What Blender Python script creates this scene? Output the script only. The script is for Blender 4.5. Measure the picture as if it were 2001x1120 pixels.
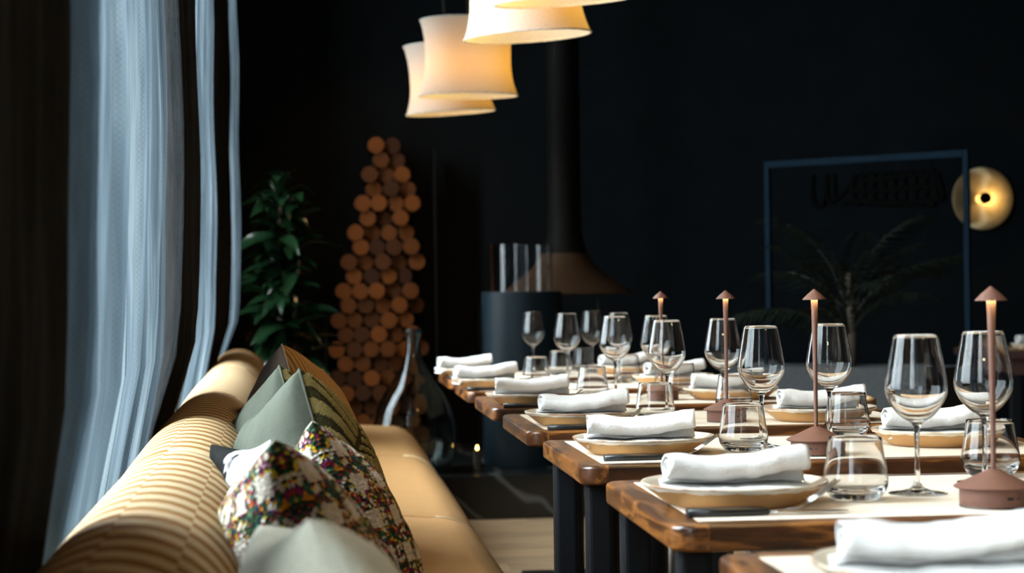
import bpy, bmesh, math, random
from mathutils import Vector, Matrix, Euler, noise as mnoise
PI = math.pi
for o in list(bpy.data.objects): bpy.data.objects.remove(o)
SC = bpy.context.scene
COL = SC.collection
rnd = random.Random(7)

# ------------------------------------------------------------------ camera
def look_basis(yaw, pitch, roll):
    F = Vector((math.sin(yaw)*math.cos(pitch), math.cos(yaw)*math.cos(pitch), math.sin(pitch)))
    R = F.cross(Vector((0,0,1))).normalized(); U = R.cross(F)
    return R*math.cos(roll)+U*math.sin(roll), U*math.cos(roll)-R*math.sin(roll), F
cam_d = bpy.data.cameras.new('camera'); cam = bpy.data.objects.new('camera', cam_d); COL.objects.link(cam)
R_, U_, F_ = look_basis(0.10017, 0.003955, -0.013852)
m = Matrix((R_, U_, -F_)).transposed().to_4x4(); m.translation = Vector((0,0,1.04)); cam.matrix_world = m
cam_d.sensor_fit = 'HORIZONTAL'; cam_d.sensor_width = 36.0; cam_d.lens = 3700/2001*36
cam_d.clip_start = 0.05; cam_d.clip_end = 60
cam_d.dof.use_dof = True; cam_d.dof.focus_distance = 3.5; cam_d.dof.aperture_fstop = 5.8
SC.camera = cam
SC.view_settings.view_transform = 'Standard'; SC.view_settings.look = 'None'
SC.view_settings.exposure = 0.0; SC.view_settings.gamma = 1.0; SC.view_settings.use_curve_mapping = False
SC.cycles.max_bounces = 24; SC.cycles.transmission_bounces = 24; SC.cycles.transparent_max_bounces = 24
SC.cycles.glossy_bounces = 8; SC.cycles.diffuse_bounces = 5
SC.cycles.sample_clamp_indirect = 6.0
SC.cycles.use_denoising = True

# ------------------------------------------------------------------ sky: even bright overcast, darker ground
SKY = 54.0
w = bpy.data.worlds.new('sky'); SC.world = w; w.use_nodes = True
nt = w.node_tree; nt.nodes.clear()
tc = nt.nodes.new('ShaderNodeTexCoord'); sp = nt.nodes.new('ShaderNodeSeparateXYZ')
cr = nt.nodes.new('ShaderNodeValToRGB'); bg = nt.nodes.new('ShaderNodeBackground'); wo = nt.nodes.new('ShaderNodeOutputWorld')
nt.links.new(tc.outputs['Generated'], sp.inputs[0]); nt.links.new(sp.outputs['Z'], cr.inputs[0])
cr.color_ramp.elements[0].position = 0.0; cr.color_ramp.elements[0].color = (.24,.24,.24,1)   # overcast: zenith three times the horizon
cr.color_ramp.elements[1].position = 1.0; cr.color_ramp.elements[1].color = (.98,.98,.97,1)
e_ = cr.color_ramp.elements.new(0.03); e_.color = (.33,.33,.33,1)
nt.links.new(cr.outputs[0], bg.inputs[0]); bg.inputs[1].default_value = SKY
nt.links.new(bg.outputs[0], wo.inputs[0])

WINDOWS = [(-1.6,1.15), (2.12,3.80), (4.80,7.0), (8.55,9.3)]
WX = -0.80; WZ0, WZ1 = 0.35, 3.95
for i,(a,b) in enumerate(WINDOWS):           # sampling portals for the sky, one in each window opening
    ld = bpy.data.lights.new('window_portal', 'AREA'); ld.shape = 'RECTANGLE'
    ld.size = WZ1-WZ0; ld.size_y = b-a
    ld.cycles.is_portal = True
    lo = bpy.data.objects.new('window_portal', ld); COL.objects.link(lo)
    lo.location = (WX-0.12, (a+b)/2, (WZ0+WZ1)/2); lo.rotation_euler = (0, -PI/2, 0)

# ------------------------------------------------------------------ materials
def mat(name):
    m = bpy.data.materials.new(name); m.use_nodes = True
    nt = m.node_tree
    return m, nt, nt.nodes['Principled BSDF'], nt.nodes['Material Output']
def N(nt, t, **kw):
    n = nt.nodes.new(t)
    for k,v in kw.items():
        if k.startswith('i_'): n.inputs[k[2:].replace('_',' ')].default_value = v
        else: setattr(n, k, v)
    return n
def L(nt, a, b): nt.links.new(a, b)
def ramp(nt, fac, stops):
    r = nt.nodes.new('ShaderNodeValToRGB'); L(nt, fac, r.inputs[0])
    e = r.color_ramp.elements
    while len(e) < len(stops): e.new(0.5)
    for i,(p,c) in enumerate(stops):
        e[i].position = p; e[i].color = (*c,1) if len(c)==3 else c
    return r.outputs[0]
def mathn(nt, op, a, b=None, c=None):
    n = nt.nodes.new('ShaderNodeMath'); n.operation = op
    for i,v in enumerate((a,b,c)):
        if v is None: continue
        if isinstance(v,(int,float)): n.inputs[i].default_value = v
        else: L(nt, v, n.inputs[i])
    return n.outputs[0]
def mixc(nt, fac, a, b, blend='MIX'):
    n = nt.nodes.new('ShaderNodeMix'); n.data_type='RGBA'; n.blend_type=blend
    for i,v in ((0,fac),(6,a),(7,b)):
        if isinstance(v,(int,float)): n.inputs[i].default_value = v
        elif isinstance(v,tuple): n.inputs[i].default_value = (*v,1) if len(v)==3 else v
        else: L(nt, v, n.inputs[i])
    return n.outputs[2]
def coords(nt, kind='Object', scale=(1,1,1), rot=(0,0,0), loc=(0,0,0)):
    t = nt.nodes.new('ShaderNodeTexCoord'); mp = nt.nodes.new('ShaderNodeMapping')
    mp.inputs['Scale'].default_value = scale; mp.inputs['Rotation'].default_value = rot; mp.inputs['Location'].default_value = loc
    L(nt, t.outputs[kind], mp.inputs[0]); return mp.outputs[0]
def noise(nt, vec, scale, detail=4, rough=.55, dist=0):
    n = nt.nodes.new('ShaderNodeTexNoise'); n.inputs['Scale'].default_value = scale; n.inputs['Detail'].default_value = detail
    n.inputs['Roughness'].default_value = rough; n.inputs['Distortion'].default_value = dist
    L(nt, vec, n.inputs['Vector']); return n
def bump(nt, bs, height, strength=.3, dist=.01):
    b = nt.nodes.new('ShaderNodeBump'); b.inputs['Strength'].default_value = strength; b.inputs['Distance'].default_value = dist
    L(nt, height, b.inputs['Height']); L(nt, b.outputs[0], bs.inputs['Normal']); return b
def simple(name, color, rough=.5, metal=0, nscale=40, namt=.12, bumpst=.08, spec=None, coat=0):
    m, nt, bs, out = mat(name)
    v = coords(nt); n = noise(nt, v, nscale)
    dark = tuple(c*(1-namt*2) for c in color); light = tuple(min(1,c*(1+namt)) for c in color)
    L(nt, ramp(nt, n.outputs[0], [(.3,dark),(.7,light)]), bs.inputs['Base Color'])
    bs.inputs['Roughness'].default_value = rough; bs.inputs['Metallic'].default_value = metal
    if spec is not None: bs.inputs['Specular IOR Level'].default_value = spec
    if coat: bs.inputs['Coat Weight'].default_value = coat; bs.inputs['Coat Roughness'].default_value = .15
    if bumpst: bump(nt, bs, n.outputs[0], bumpst, .004)
    return m

M = {}
M['wall_navy'] = simple('wall_navy', (.0020,.0056,.0086), .75, nscale=6, namt=.2, bumpst=.04, spec=.2)
M['wall_plaster'] = simple('wall_plaster', (.012,.013,.014), .8, nscale=6, namt=.15, spec=.2)
M['ceiling'] = simple('ceiling_dark', (.012,.013,.015), .85, nscale=5, spec=.2)
M['black_metal'] = simple('black_metal', (.005,.006,.008), .55, nscale=120, bumpst=.03, spec=.2)
M['frame_metal'] = simple('frame_metal', (.0022,.0100,.0190), .65, metal=.0, spec=.05, nscale=90, bumpst=.03)
M['matt_black'] = simple('matt_black', (.0015,.0015,.0015), .9, spec=.02)
M['terracotta_paint'] = simple('terracotta_paint', (.135,.052,.032), .6, nscale=900, namt=.22, bumpst=.25)
M['port_black'] = simple('port_black', (.01,.008,.008), .4)
M['cutlery_black'] = simple('cutlery_black', (.014,.014,.014), .30, nscale=300, bumpst=.02)
M['steel'] = simple('steel', (.62,.60,.57), .18, metal=1, nscale=200, namt=.04, bumpst=.01)
M['brass'] = simple('brass', (.75,.50,.20), .25, metal=1, nscale=200, namt=.05, bumpst=.01)
M['stem_wood'] = simple('stem_wood', (.05,.035,.02), .8)
M['pot_grey'] = simple('pot_grey', (.032,.034,.036), .75, nscale=60)
M['soil'] = simple('soil', (.02,.014,.01), .95, nscale=90, bumpst=.6)
M['chair_tan'] = simple('chair_tan', (.42,.255,.12), .45, nscale=30, namt=.1)
M['chair_brown'] = simple('chair_brown', (.085,.058,.038), .5, nscale=30)
M['piping'] = simple('piping', (.60,.44,.26), .8, nscale=300)
M['cord'] = simple('cord', (.01,.02,.02), .6)
M['wax'] = simple('wax', (.05,.04,.03), .5)

def wood_walnut():
    m, nt, bs, out = mat('walnut')
    # long grain in the front and back rails, cross-running grain in the end rails
    tco = nt.nodes.new('ShaderNodeTexCoord'); sx = nt.nodes.new('ShaderNodeSeparateXYZ'); L(nt, tco.outputs['Object'], sx.inputs[0])
    endr = mathn(nt,'LESS_THAN', sx.outputs[0], .474)
    info = nt.nodes.new('ShaderNodeObjectInfo')
    shift = nt.nodes.new('ShaderNodeCombineXYZ'); L(nt, mathn(nt,'MULTIPLY', info.outputs['Random'], 9.0), shift.inputs[0]); L(nt, mathn(nt,'MULTIPLY', info.outputs['Random'], 5.0), shift.inputs[1])
    def two(a, b):
        va = nt.nodes.new('ShaderNodeVectorMath'); va.operation='ADD'; L(nt, coords(nt,'Object',a), va.inputs[0]); L(nt, shift.outputs[0], va.inputs[1])
        vb = nt.nodes.new('ShaderNodeVectorMath'); vb.operation='ADD'; L(nt, coords(nt,'Object',b), vb.inputs[0]); L(nt, shift.outputs[0], vb.inputs[1])
        mv = nt.nodes.new('ShaderNodeMix'); mv.data_type='VECTOR'; L(nt, endr, mv.inputs[0]); L(nt, va.outputs[0], mv.inputs[4]); L(nt, vb.outputs[0], mv.inputs[5]); return mv.outputs[1]
    n1 = noise(nt, two((1.2,11,11),(10,2.0,12)), 2.2, 5, .6, 1.0)
    n2 = noise(nt, two((6,90,90),(80,9,90)), 6.0, 3, .6)
    info = nt.nodes.new('ShaderNodeObjectInfo')
    c = ramp(nt, n1.outputs[0], [(.30,(.016,.006,.003)),(.43,(.055,.018,.006)),(.50,(.085,.028,.008)),(.58,(.27,.095,.020)),(.66,(.070,.022,.007)),(.75,(.03,.010,.004))])
    c = mixc(nt, .35, c, ramp(nt, n2.outputs[0], [(.35,(.25,.25,.25)),(.65,(1.1,1.1,1.1))]), 'MULTIPLY')
    L(nt, c, bs.inputs['Base Color']); bs.inputs['Roughness'].default_value = .30
    bs.inputs['Coat Weight'].default_value = .2; bs.inputs['Coat Roughness'].default_value = .15
    bump(nt, bs, n2.outputs[0], .05, .002); return m
M['walnut'] = wood_walnut()
def inlay():
    m, nt, bs, out = mat('cream_inlay')
    v = coords(nt, 'Object', (2,14,14)); n = noise(nt, v, 5, 5, .6)
    v2 = coords(nt); n2 = noise(nt, v2, 900, 2)
    L(nt, ramp(nt, n.outputs[0], [(.3,(.66,.56,.45)),(.7,(.75,.65,.53))]), bs.inputs['Base Color'])
    bs.inputs['Roughness'].default_value = .48; bs.inputs['Specular IOR Level'].default_value = .4
    bump(nt, bs, n2.outputs[0], .06, .001); return m
M['cream_inlay'] = inlay()
def oak():
    m, nt, bs, out = mat('oak_floor')
    info = nt.nodes.new('ShaderNodeObjectInfo')
    t = nt.nodes.new('ShaderNodeTexCoord'); mp = nt.nodes.new('ShaderNodeMapping'); L(nt, t.outputs['Object'], mp.inputs[0])
    mp.inputs['Scale'].default_value = (1.6,16,16)
    add = nt.nodes.new('ShaderNodeVectorMath'); add.operation='ADD'; L(nt, mp.outputs[0], add.inputs[0])
    cmb = nt.nodes.new('ShaderNodeCombineXYZ'); L(nt, mathn(nt,'MULTIPLY',info.outputs['Random'],37.0), cmb.inputs[0]); L(nt, cmb.outputs[0], add.inputs[1])
    n = noise(nt, add.outputs[0], 2.2, 6, .62, .8)
    c = ramp(nt, n.outputs[0], [(.3,(.30,.19,.10)),(.55,(.46,.31,.18)),(.75,(.56,.40,.25))])
    k = mathn(nt,'MULTIPLY_ADD', info.outputs['Random'], .35, .75)
    hs = nt.nodes.new('ShaderNodeHueSaturation'); L(nt, c, hs.inputs['Color']); L(nt, k, hs.inputs['Value'])
    L(nt, hs.outputs[0], bs.inputs['Base Color']); bs.inputs['Roughness'].default_value = .5
    bump(nt, bs, n.outputs[0], .08, .003); return m
M['oak'] = oak()
def glass(name='clear_glass', col=(1,1,1), rough=0, ior=1.47):
    m, nt, bs, out = mat(name); nt.nodes.remove(bs)
    g = nt.nodes.new('ShaderNodeBsdfGlass'); g.inputs['IOR'].default_value = ior; g.inputs['Roughness'].default_value = rough
    g.inputs['Color'].default_value = (*col,1); L(nt, g.outputs[0], out.inputs[0]); return m
M['glass'] = glass(col=(.998,1,1), ior=1.36)
M['smoke_glass'] = glass('smoke_glass', (.84,.87,.86), 0, 1.33)
def pane():
    m, nt, bs, out = mat('window_pane'); nt.nodes.remove(bs)
    tr = nt.nodes.new('ShaderNodeBsdfTransparent'); tr.inputs[0].default_value = (.93,.96,.97,1)
    gl = nt.nodes.new('ShaderNodeBsdfGlossy'); gl.inputs['Roughness'].default_value = .02
    fr = nt.nodes.new('ShaderNodeLayerWeight'); fr.inputs['Blend'].default_value=.5; mx = nt.nodes.new('ShaderNodeMixShader')
    L(nt, mathn(nt,'MULTIPLY_ADD', mathn(nt,'POWER', fr.outputs['Facing'], 5.0), .9, .04), mx.inputs[0]); L(nt, tr.outputs[0], mx.inputs[1]); L(nt, gl.outputs[0], mx.inputs[2]); L(nt, mx.outputs[0], out.inputs[0]); return m
M['pane'] = pane()
def sheer():
    # open weave: lets light straight through when faced, closes up when seen along the cloth
    m, nt, bs, out = mat('sheer_weave'); nt.nodes.remove(bs)
    uv = nt.nodes.new('ShaderNodeTexCoord')
    sep = nt.nodes.new('ShaderNodeSeparateXYZ'); L(nt, uv.outputs['UV'], sep.inputs[0])
    wv = mathn(nt,'SINE', mathn(nt,'MULTIPLY', sep.outputs[0], 2*PI/.006)); wh = mathn(nt,'SINE', mathn(nt,'MULTIPLY', sep.outputs[1], 2*PI/.009))
    weave = mathn(nt,'MULTIPLY_ADD', mathn(nt,'MULTIPLY', wv, wh), .22, .5)
    mp = nt.nodes.new('ShaderNodeMapping'); L(nt, uv.outputs['UV'], mp.inputs[0]); mp.inputs['Scale'].default_value = (11,.5,1)
    st = noise(nt, mp.outputs[0], 1.0, 5, .65, .3)
    gm = nt.nodes.new('ShaderNodeNewGeometry'); sx = nt.nodes.new('ShaderNodeSeparateXYZ'); L(nt, gm.outputs['Incoming'], sx.inputs[0])
    face = mathn(nt,'ABSOLUTE', sx.outputs[0])            # 1 straight through the hanging cloth, 0 along it (many folds deep)
    mr = nt.nodes.new('ShaderNodeMapRange'); mr.interpolation_type = 'SMOOTHSTEP'; L(nt, face, mr.inputs[0])
    mr.inputs[1].default_value = .15; mr.inputs[2].default_value = .60; mr.inputs[3].default_value = 0; mr.inputs[4].default_value = .75
    op = mr.outputs[0]
    dif = nt.nodes.new('ShaderNodeBsdfTranslucent'); d2 = nt.nodes.new('ShaderNodeBsdfDiffuse')
    c = ramp(nt, mathn(nt,'ADD', mathn(nt,'MULTIPLY', st.outputs[0], .8), mathn(nt,'MULTIPLY', weave, .05)), [(.32,(.010,.0145,.018)),(.46,(.036,.050,.061)),(.60,(.092,.114,.128))])
    L(nt, c, dif.inputs[0]); L(nt, c, d2.inputs[0])
    m1 = nt.nodes.new('ShaderNodeMixShader'); m1.inputs[0].default_value = .25; L(nt, dif.outputs[0], m1.inputs[1]); L(nt, d2.outputs[0], m1.inputs[2])
    tr = nt.nodes.new('ShaderNodeBsdfTransparent'); tr.inputs[0].default_value = (.86,.95,1,1)
    m2 = nt.nodes.new('ShaderNodeMixShader'); L(nt, op, m2.inputs[0]); L(nt, m1.outputs[0], m2.inputs[1]); L(nt, tr.outputs[0], m2.inputs[2])
    L(nt, m2.outputs[0], out.inputs[0]); return m
M['sheer'] = sheer()
def drape():
    m, nt, bs, out = mat('drape_cloth')
    v = coords(nt,'UV',(40,3,1)); n = noise(nt, v, 3, 5, .6)
    v2 = coords(nt,'UV',(160,160,1)); n2 = noise(nt, v2, 2, 2)
    L(nt, ramp(nt, n.outputs[0], [(.35,(.005,.0055,.006)),(.65,(.011,.012,.0125))]), bs.inputs['Base Color'])
    bs.inputs['Roughness'].default_value = .95; bs.inputs['Specular IOR Level'].default_value = .1
    bump(nt, bs, n2.outputs[0], .4, .003); return m
M['drape'] = drape()
def bench_stripe():
    m, nt, bs, out = mat('bench_stripe')
    t = nt.nodes.new('ShaderNodeTexCoord'); sep = nt.nodes.new('ShaderNodeSeparateXYZ'); L(nt, t.outputs['UV'], sep.inputs[0])
    nz = noise(nt, t.outputs['UV'], 14, 3)
    u = mathn(nt,'ADD', sep.outputs[0], mathn(nt,'MULTIPLY', nz.outputs[0], .010)); v = sep.outputs[1]
    blk = mathn(nt,'FLOOR', mathn(nt,'DIVIDE', mathn(nt,'ADD', v, mathn(nt,'MULTIPLY', nz.outputs[0], .004)), .075))
    par = mathn(nt,'MULTIPLY', mathn(nt,'FRACT', mathn(nt,'MULTIPLY', blk, .37)), 1.0)
    ph = mathn(nt,'FRACT', mathn(nt,'ADD', mathn(nt,'DIVIDE', u, .085), mathn(nt,'MULTIPLY', par, 1.0)))
    tri = mathn(nt,'ABSOLUTE', mathn(nt,'SUBTRACT', ph, .5))
    c = ramp(nt, tri, [(.11,(.22,.105,.026)),(.18,(.22,.105,.026)),(.25,(.43,.31,.175)),(.4,(.47,.35,.21))])
    wv = mathn(nt,'SINE', mathn(nt,'MULTIPLY', v, 2*PI/.004)); wu = mathn(nt,'SINE', mathn(nt,'MULTIPLY', u, 2*PI/.004))
    fine = mathn(nt,'MULTIPLY_ADD', mathn(nt,'MULTIPLY', wu, wv), .12, 1.0)
    hs = nt.nodes.new('ShaderNodeHueSaturation'); L(nt, c, hs.inputs['Color']); L(nt, fine, hs.inputs['Value'])
    L(nt, hs.outputs[0], bs.inputs['Base Color']); bs.inputs['Roughness'].default_value = .9; bs.inputs['Specular IOR Level'].default_value = .15
    h = mathn(nt,'MULTIPLY', ramp(nt, tri, [(.12,(0,0,0)),(.3,(1,1,1))]), 1.0)
    bump(nt, bs, h, .5, .006); return m
M['bench_stripe'] = bench_stripe()
def weave_plain(name, c1, c2, sc=700, rough=.9, bst=.35):
    m, nt, bs, out = mat(name)
    v = coords(nt); n = noise(nt, v, 18, 4); n2 = noise(nt, coords(nt,'Object',(1,4,1)), sc, 2)
    c = mixc(nt, n.outputs[0], c1, c2)
    c = mixc(nt, .45, c, ramp(nt, n2.outputs[0], [(.3,(.6,.6,.6)),(.7,(1.15,1.15,1.15))]), 'MULTIPLY')
    L(nt, c, bs.inputs['Base Color']); bs.inputs['Roughness'].default_value = rough; bs.inputs['Specular IOR Level'].default_value = .15
    n3 = noise(nt, coords(nt), 75, 3, .6)
    hsum = mathn(nt,'ADD', n2.outputs[0], mathn(nt,'MULTIPLY', n3.outputs[0], 1.6))
    bump(nt, bs, hsum, bst, .0026); return m
M['seat_fabric'] = weave_plain('seat_fabric', (.34,.175,.062), (.40,.22,.090), 500)
M['linen'] = weave_plain('napkin_linen', (.66,.64,.62), (.78,.76,.74), 420, bst=.5)
M['olive_linen'] = weave_plain('olive_linen', (.060,.066,.050), (.078,.085,.064), 420, bst=.5)
M['cream_plush'] = weave_plain('cream_plush', (.74,.72,.56), (.84,.83,.70), 200, bst=.6)
M['white_cloth'] = weave_plain('white_cloth', (.70,.70,.72), (.8,.8,.82), 500)
def cow():
    m, nt, bs, out = mat('black_white_cloth')
    t = nt.nodes.new('ShaderNodeTexCoord'); n = noise(nt, t.outputs['UV'], 5.5, 2); sep = nt.nodes.new('ShaderNodeSeparateXYZ'); L(nt, t.outputs['UV'], sep.inputs[0])
    f = mathn(nt,'ADD', sep.outputs[0], mathn(nt,'MULTIPLY', mathn(nt,'SUBTRACT', n.outputs[0], .5), .9))
    L(nt, ramp(nt, f, [(.47,(.40,.40,.42)),(.50,(.002,.002,.002))]), bs.inputs['Base Color']); bs.inputs['Roughness'].default_value=.9; bs.inputs['Specular IOR Level'].default_value=.1
    bump(nt, bs, noise(nt, coords(nt), 400, 2).outputs[0], .3, .002); return m
M['cow_cloth'] = cow()
M['black_cloth'] = weave_plain('black_cloth', (.008,.007,.006), (.014,.012,.01), 500)
def tufted():
    m, nt, bs, out = mat('tufted_olive')
    a = nt.nodes.new('ShaderNodeAttribute'); a.attribute_name = 'tuft'
    n = noise(nt, coords(nt), 420, 3)
    f = mathn(nt,'ADD', a.outputs['Fac'], mathn(nt,'MULTIPLY', mathn(nt,'SUBTRACT', n.outputs[0], .5), .5))
    L(nt, ramp(nt, f, [(.35,(.050,.046,.020)),(.6,(.27,.22,.085))]), bs.inputs['Base Color'])
    bs.inputs['Roughness'].default_value = .95; bs.inputs['Specular IOR Level'].default_value = .1
    bump(nt, bs, n.outputs[0], .9, .004); return m
M['tufted'] = tufted()
def corduroy():
    m, nt, bs, out = mat('tan_corduroy')
    t = nt.nodes.new('ShaderNodeTexCoord'); sep = nt.nodes.new('ShaderNodeSeparateXYZ'); L(nt, t.outputs['UV'], sep.inputs[0])
    s = mathn(nt,'SINE', mathn(nt,'MULTIPLY', sep.outputs[0], 2*PI*46))
    n = noise(nt, coords(nt), 300, 3)
    f = mathn(nt,'ADD', mathn(nt,'MULTIPLY_ADD', s, .3, .5), mathn(nt,'MULTIPLY', mathn(nt,'SUBTRACT', n.outputs[0], .5), .5))
    L(nt, ramp(nt, f, [(.25,(.30,.145,.045)),(.7,(.62,.36,.14))]), bs.inputs['Base Color'])
    bs.inputs['Roughness'].default_value = .95; bs.inputs['Specular IOR Level'].default_value = .1
    bump(nt, bs, f, .6, .003); return m
M['corduroy'] = corduroy()
def plaid():
    m, nt, bs, out = mat('plaid_tweed')
    t = nt.nodes.new('ShaderNodeTexCoord')
    nz = noise(nt, t.outputs['UV'], 60, 2)
    wob = nt.nodes.new('ShaderNodeVectorMath'); wob.operation='MULTIPLY_ADD'; L(nt, nz.outputs['Color'], wob.inputs[0]); wob.inputs[1].default_value=(.010,.010,0); L(nt, t.outputs['UV'], wob.inputs[2])
    sep = nt.nodes.new('ShaderNodeSeparateXYZ'); L(nt, wob.outputs[0], sep.inputs[0])
    bu = mathn(nt,'GREATER_THAN', mathn(nt,'FRACT', mathn(nt,'MULTIPLY', sep.outputs[0], 8.0)), .48)
    bv = mathn(nt,'GREATER_THAN', mathn(nt,'FRACT', mathn(nt,'MULTIPLY', sep.outputs[1], 8.0)), .48)
    both = mathn(nt,'MULTIPLY', bu, bv); either = mathn(nt,'MAXIMUM', bu, bv)
    mp = nt.nodes.new('ShaderNodeMapping'); L(nt, t.outputs['UV'], mp.inputs[0]); mp.inputs['Scale'].default_value=(84,104,1)
    vo = nt.nodes.new('ShaderNodeTexVoronoi'); L(nt, mp.outputs[0], vo.inputs['Vector']); vo.inputs['Scale'].default_value = 1
    sv = nt.nodes.new('ShaderNodeSeparateColor'); L(nt, vo.outputs['Color'], sv.inputs[0])
    yarn = ramp(nt, sv.outputs[0], [(0,(.010,.028,.012)),(.14,(.03,.09,.045)),(.26,(.012,.016,.05)),(.36,(.28,.03,.03)),(.46,(.02,.05,.02)),(.56,(.55,.20,.015)),(.64,(.05,.025,.02)),(.74,(.03,.12,.08)),(.82,(.20,.02,.09)),(.9,(.52,.40,.03)),(1,(.015,.03,.02))])
    yarn.node.color_ramp.interpolation = 'CONSTANT'
    cream = ramp(nt, sv.outputs[1], [(0,(.52,.46,.38)),(1,(.66,.60,.52))])
    pick = mathn(nt,'GREATER_THAN', sv.outputs[2], .22)                  # half bands: yarn mixed with cream
    half = mixc(nt, pick, cream, yarn)
    c = mixc(nt, either, cream, half); c = mixc(nt, both, c, yarn)
    L(nt, c, bs.inputs['Base Color']); bs.inputs['Roughness'].default_value = .95; bs.inputs['Specular IOR Level'].default_value = .1
    bump(nt, bs, vo.outputs['Distance'], .8, .004); return m
M['plaid'] = plaid()
def clay():
    m, nt, bs, out = mat('plate_clay')
    n = noise(nt, coords(nt), 12, 4); n2 = noise(nt, coords(nt), 420, 2)
    c = ramp(nt, n.outputs[0], [(.3,(.46,.235,.075)),(.7,(.58,.34,.13))])
    c = mixc(nt, ramp(nt, n2.outputs[0], [(.66,(0,0,0)),(.72,(1,1,1))]), c, (.12,.05,.02))
    L(nt, c, bs.inputs['Base Color']); bs.inputs['Roughness'].default_value = .55; bump(nt, bs, n2.outputs[0], .1, .001); return m
M['clay'] = clay()
def glaze():
    m, nt, bs, out = mat('plate_glaze')
    n = noise(nt, coords(nt), 14, 4); n2 = noise(nt, coords(nt), 260, 2)
    a = nt.nodes.new('ShaderNodeAttribute'); a.attribute_name='rim'
    c = ramp(nt, n.outputs[0], [(.3,(.62,.53,.40)),(.7,(.76,.69,.58))])
    edge = mathn(nt,'MULTIPLY', a.outputs['Fac'], ramp(nt, n.outputs[0], [(.42,(0,0,0)),(.60,(1,1,1))]))
    c = mixc(nt, edge, c, (.26,.12,.05))
    c = mixc(nt, ramp(nt, n2.outputs[0], [(.70,(0,0,0)),(.76,(1,1,1))]), c, (.2,.12,.06))
    L(nt, c, bs.inputs['Base Color']); bs.inputs['Roughness'].default_value = .28; return m
M['glaze'] = glaze()
def shade():
    m, nt, bs, out = mat('shade_linen'); nt.nodes.remove(bs)
    uv = nt.nodes.new('ShaderNodeTexCoord'); sep = nt.nodes.new('ShaderNodeSeparateXYZ'); L(nt, uv.outputs['UV'], sep.inputs[0])
    wv = mathn(nt,'MULTIPLY', mathn(nt,'SINE', mathn(nt,'MULTIPLY', sep.outputs[0], 2*PI*150)), mathn(nt,'SINE', mathn(nt,'MULTIPLY', sep.outputs[1], 2*PI*42)))
    n = noise(nt, coords(nt,'UV',(40,12,1)), 6, 4)
    f = mathn(nt,'ADD', mathn(nt,'MULTIPLY_ADD', wv, .22, .5), mathn(nt,'MULTIPLY', mathn(nt,'SUBTRACT', n.outputs[0], .5), .9))
    c1 = ramp(nt, f, [(.25,(.42,.39,.35)),(.75,(.62,.59,.55))]); c2 = ramp(nt, f, [(.25,(.28,.16,.03)),(.75,(.66,.45,.13))])
    d = nt.nodes.new('ShaderNodeBsdfDiffuse'); t = nt.nodes.new('ShaderNodeBsdfTranslucent'); mx = nt.nodes.new('ShaderNodeAddShader')
    dm = mixc(nt, .5, c1, (.0,.0,.0)); L(nt, c1, d.inputs[0]); L(nt, c2, t.inputs[0])
    m2 = nt.nodes.new('ShaderNodeMixShader'); m2.inputs[0].default_value=.42
    L(nt, d.outputs[0], m2.inputs[1]); L(nt, t.outputs[0], m2.inputs[2]); L(nt, m2.outputs[0], out.inputs[0]); return m
M['shade'] = shade()
def emit(name, col, s):
    m, nt, bs, out = mat(name); nt.nodes.remove(bs)
    e = nt.nodes.new('ShaderNodeEmission'); e.inputs[0].default_value=(*col,1); e.inputs[1].default_value=s; L(nt, e.outputs[0], out.inputs[0]); return m
M['bulb'] = emit('bulb_glow', (1,.62,.25), 18)
M['led'] = emit('led_glow', (1,.86,.42), 80)
M['flame'] = emit('flame_glow', (1,.55,.12), 26)
def leafm(name, c1, c2, rough=.3):
    m, nt, bs, out = mat(name)
    info = nt.nodes.new('ShaderNodeObjectInfo'); n = noise(nt, coords(nt), 9, 3)
    f = mathn(nt,'ADD', mathn(nt,'MULTIPLY', info.outputs['Random'], .6), mathn(nt,'MULTIPLY', n.outputs[0], .5))
    L(nt, ramp(nt, f, [(.2,c1),(.85,c2)]), bs.inputs['Base Color']); bs.inputs['Roughness'].default_value = rough
    bump(nt, bs, n.outputs[0], .1, .004); return m
M['leaf'] = leafm('leaf_green', (.0016,.0075,.003), (.0055,.019,.007), .19)
M['palm'] = leafm('palm_green', (.002,.005,.0025), (.0045,.010,.004), .5)
def log_end():
    m, nt, bs, out = mat('log_end')
    info = nt.nodes.new('ShaderNodeObjectInfo')
    gx = coords(nt,'Object'); sp = nt.nodes.new('ShaderNodeSeparateXYZ'); L(nt, gx, sp.inputs[0])
    r = mathn(nt,'SQRT', mathn(nt,'ADD', mathn(nt,'MULTIPLY', sp.outputs[0], sp.outputs[0]), mathn(nt,'MULTIPLY', sp.outputs[2], sp.outputs[2])))
    n = noise(nt, gx, 30, 3)
    ring = mathn(nt,'SINE', mathn(nt,'ADD', mathn(nt,'MULTIPLY', r, 2*PI/.006), mathn(nt,'MULTIPLY', n.outputs[0], 6)))
    c = ramp(nt, mathn(nt,'MULTIPLY_ADD', ring, .3, .5), [(.2,(.15,.042,.004)),(.8,(.23,.072,.009))])
    hs = nt.nodes.new('ShaderNodeHueSaturation'); L(nt, c, hs.inputs['Color']); L(nt, mathn(nt,'MULTIPLY_ADD', info.outputs['Random'], 1.0, .25), hs.inputs['Value'])
    L(nt, hs.outputs[0], bs.inputs['Base Color']); bs.inputs['Roughness'].default_value=.85; bump(nt, bs, n.outputs[0], .3, .004); return m
M['log_end'] = log_end()
M['bark'] = simple('bark', (.06,.032,.018), .95, nscale=60, namt=.3, bumpst=.8)
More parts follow.
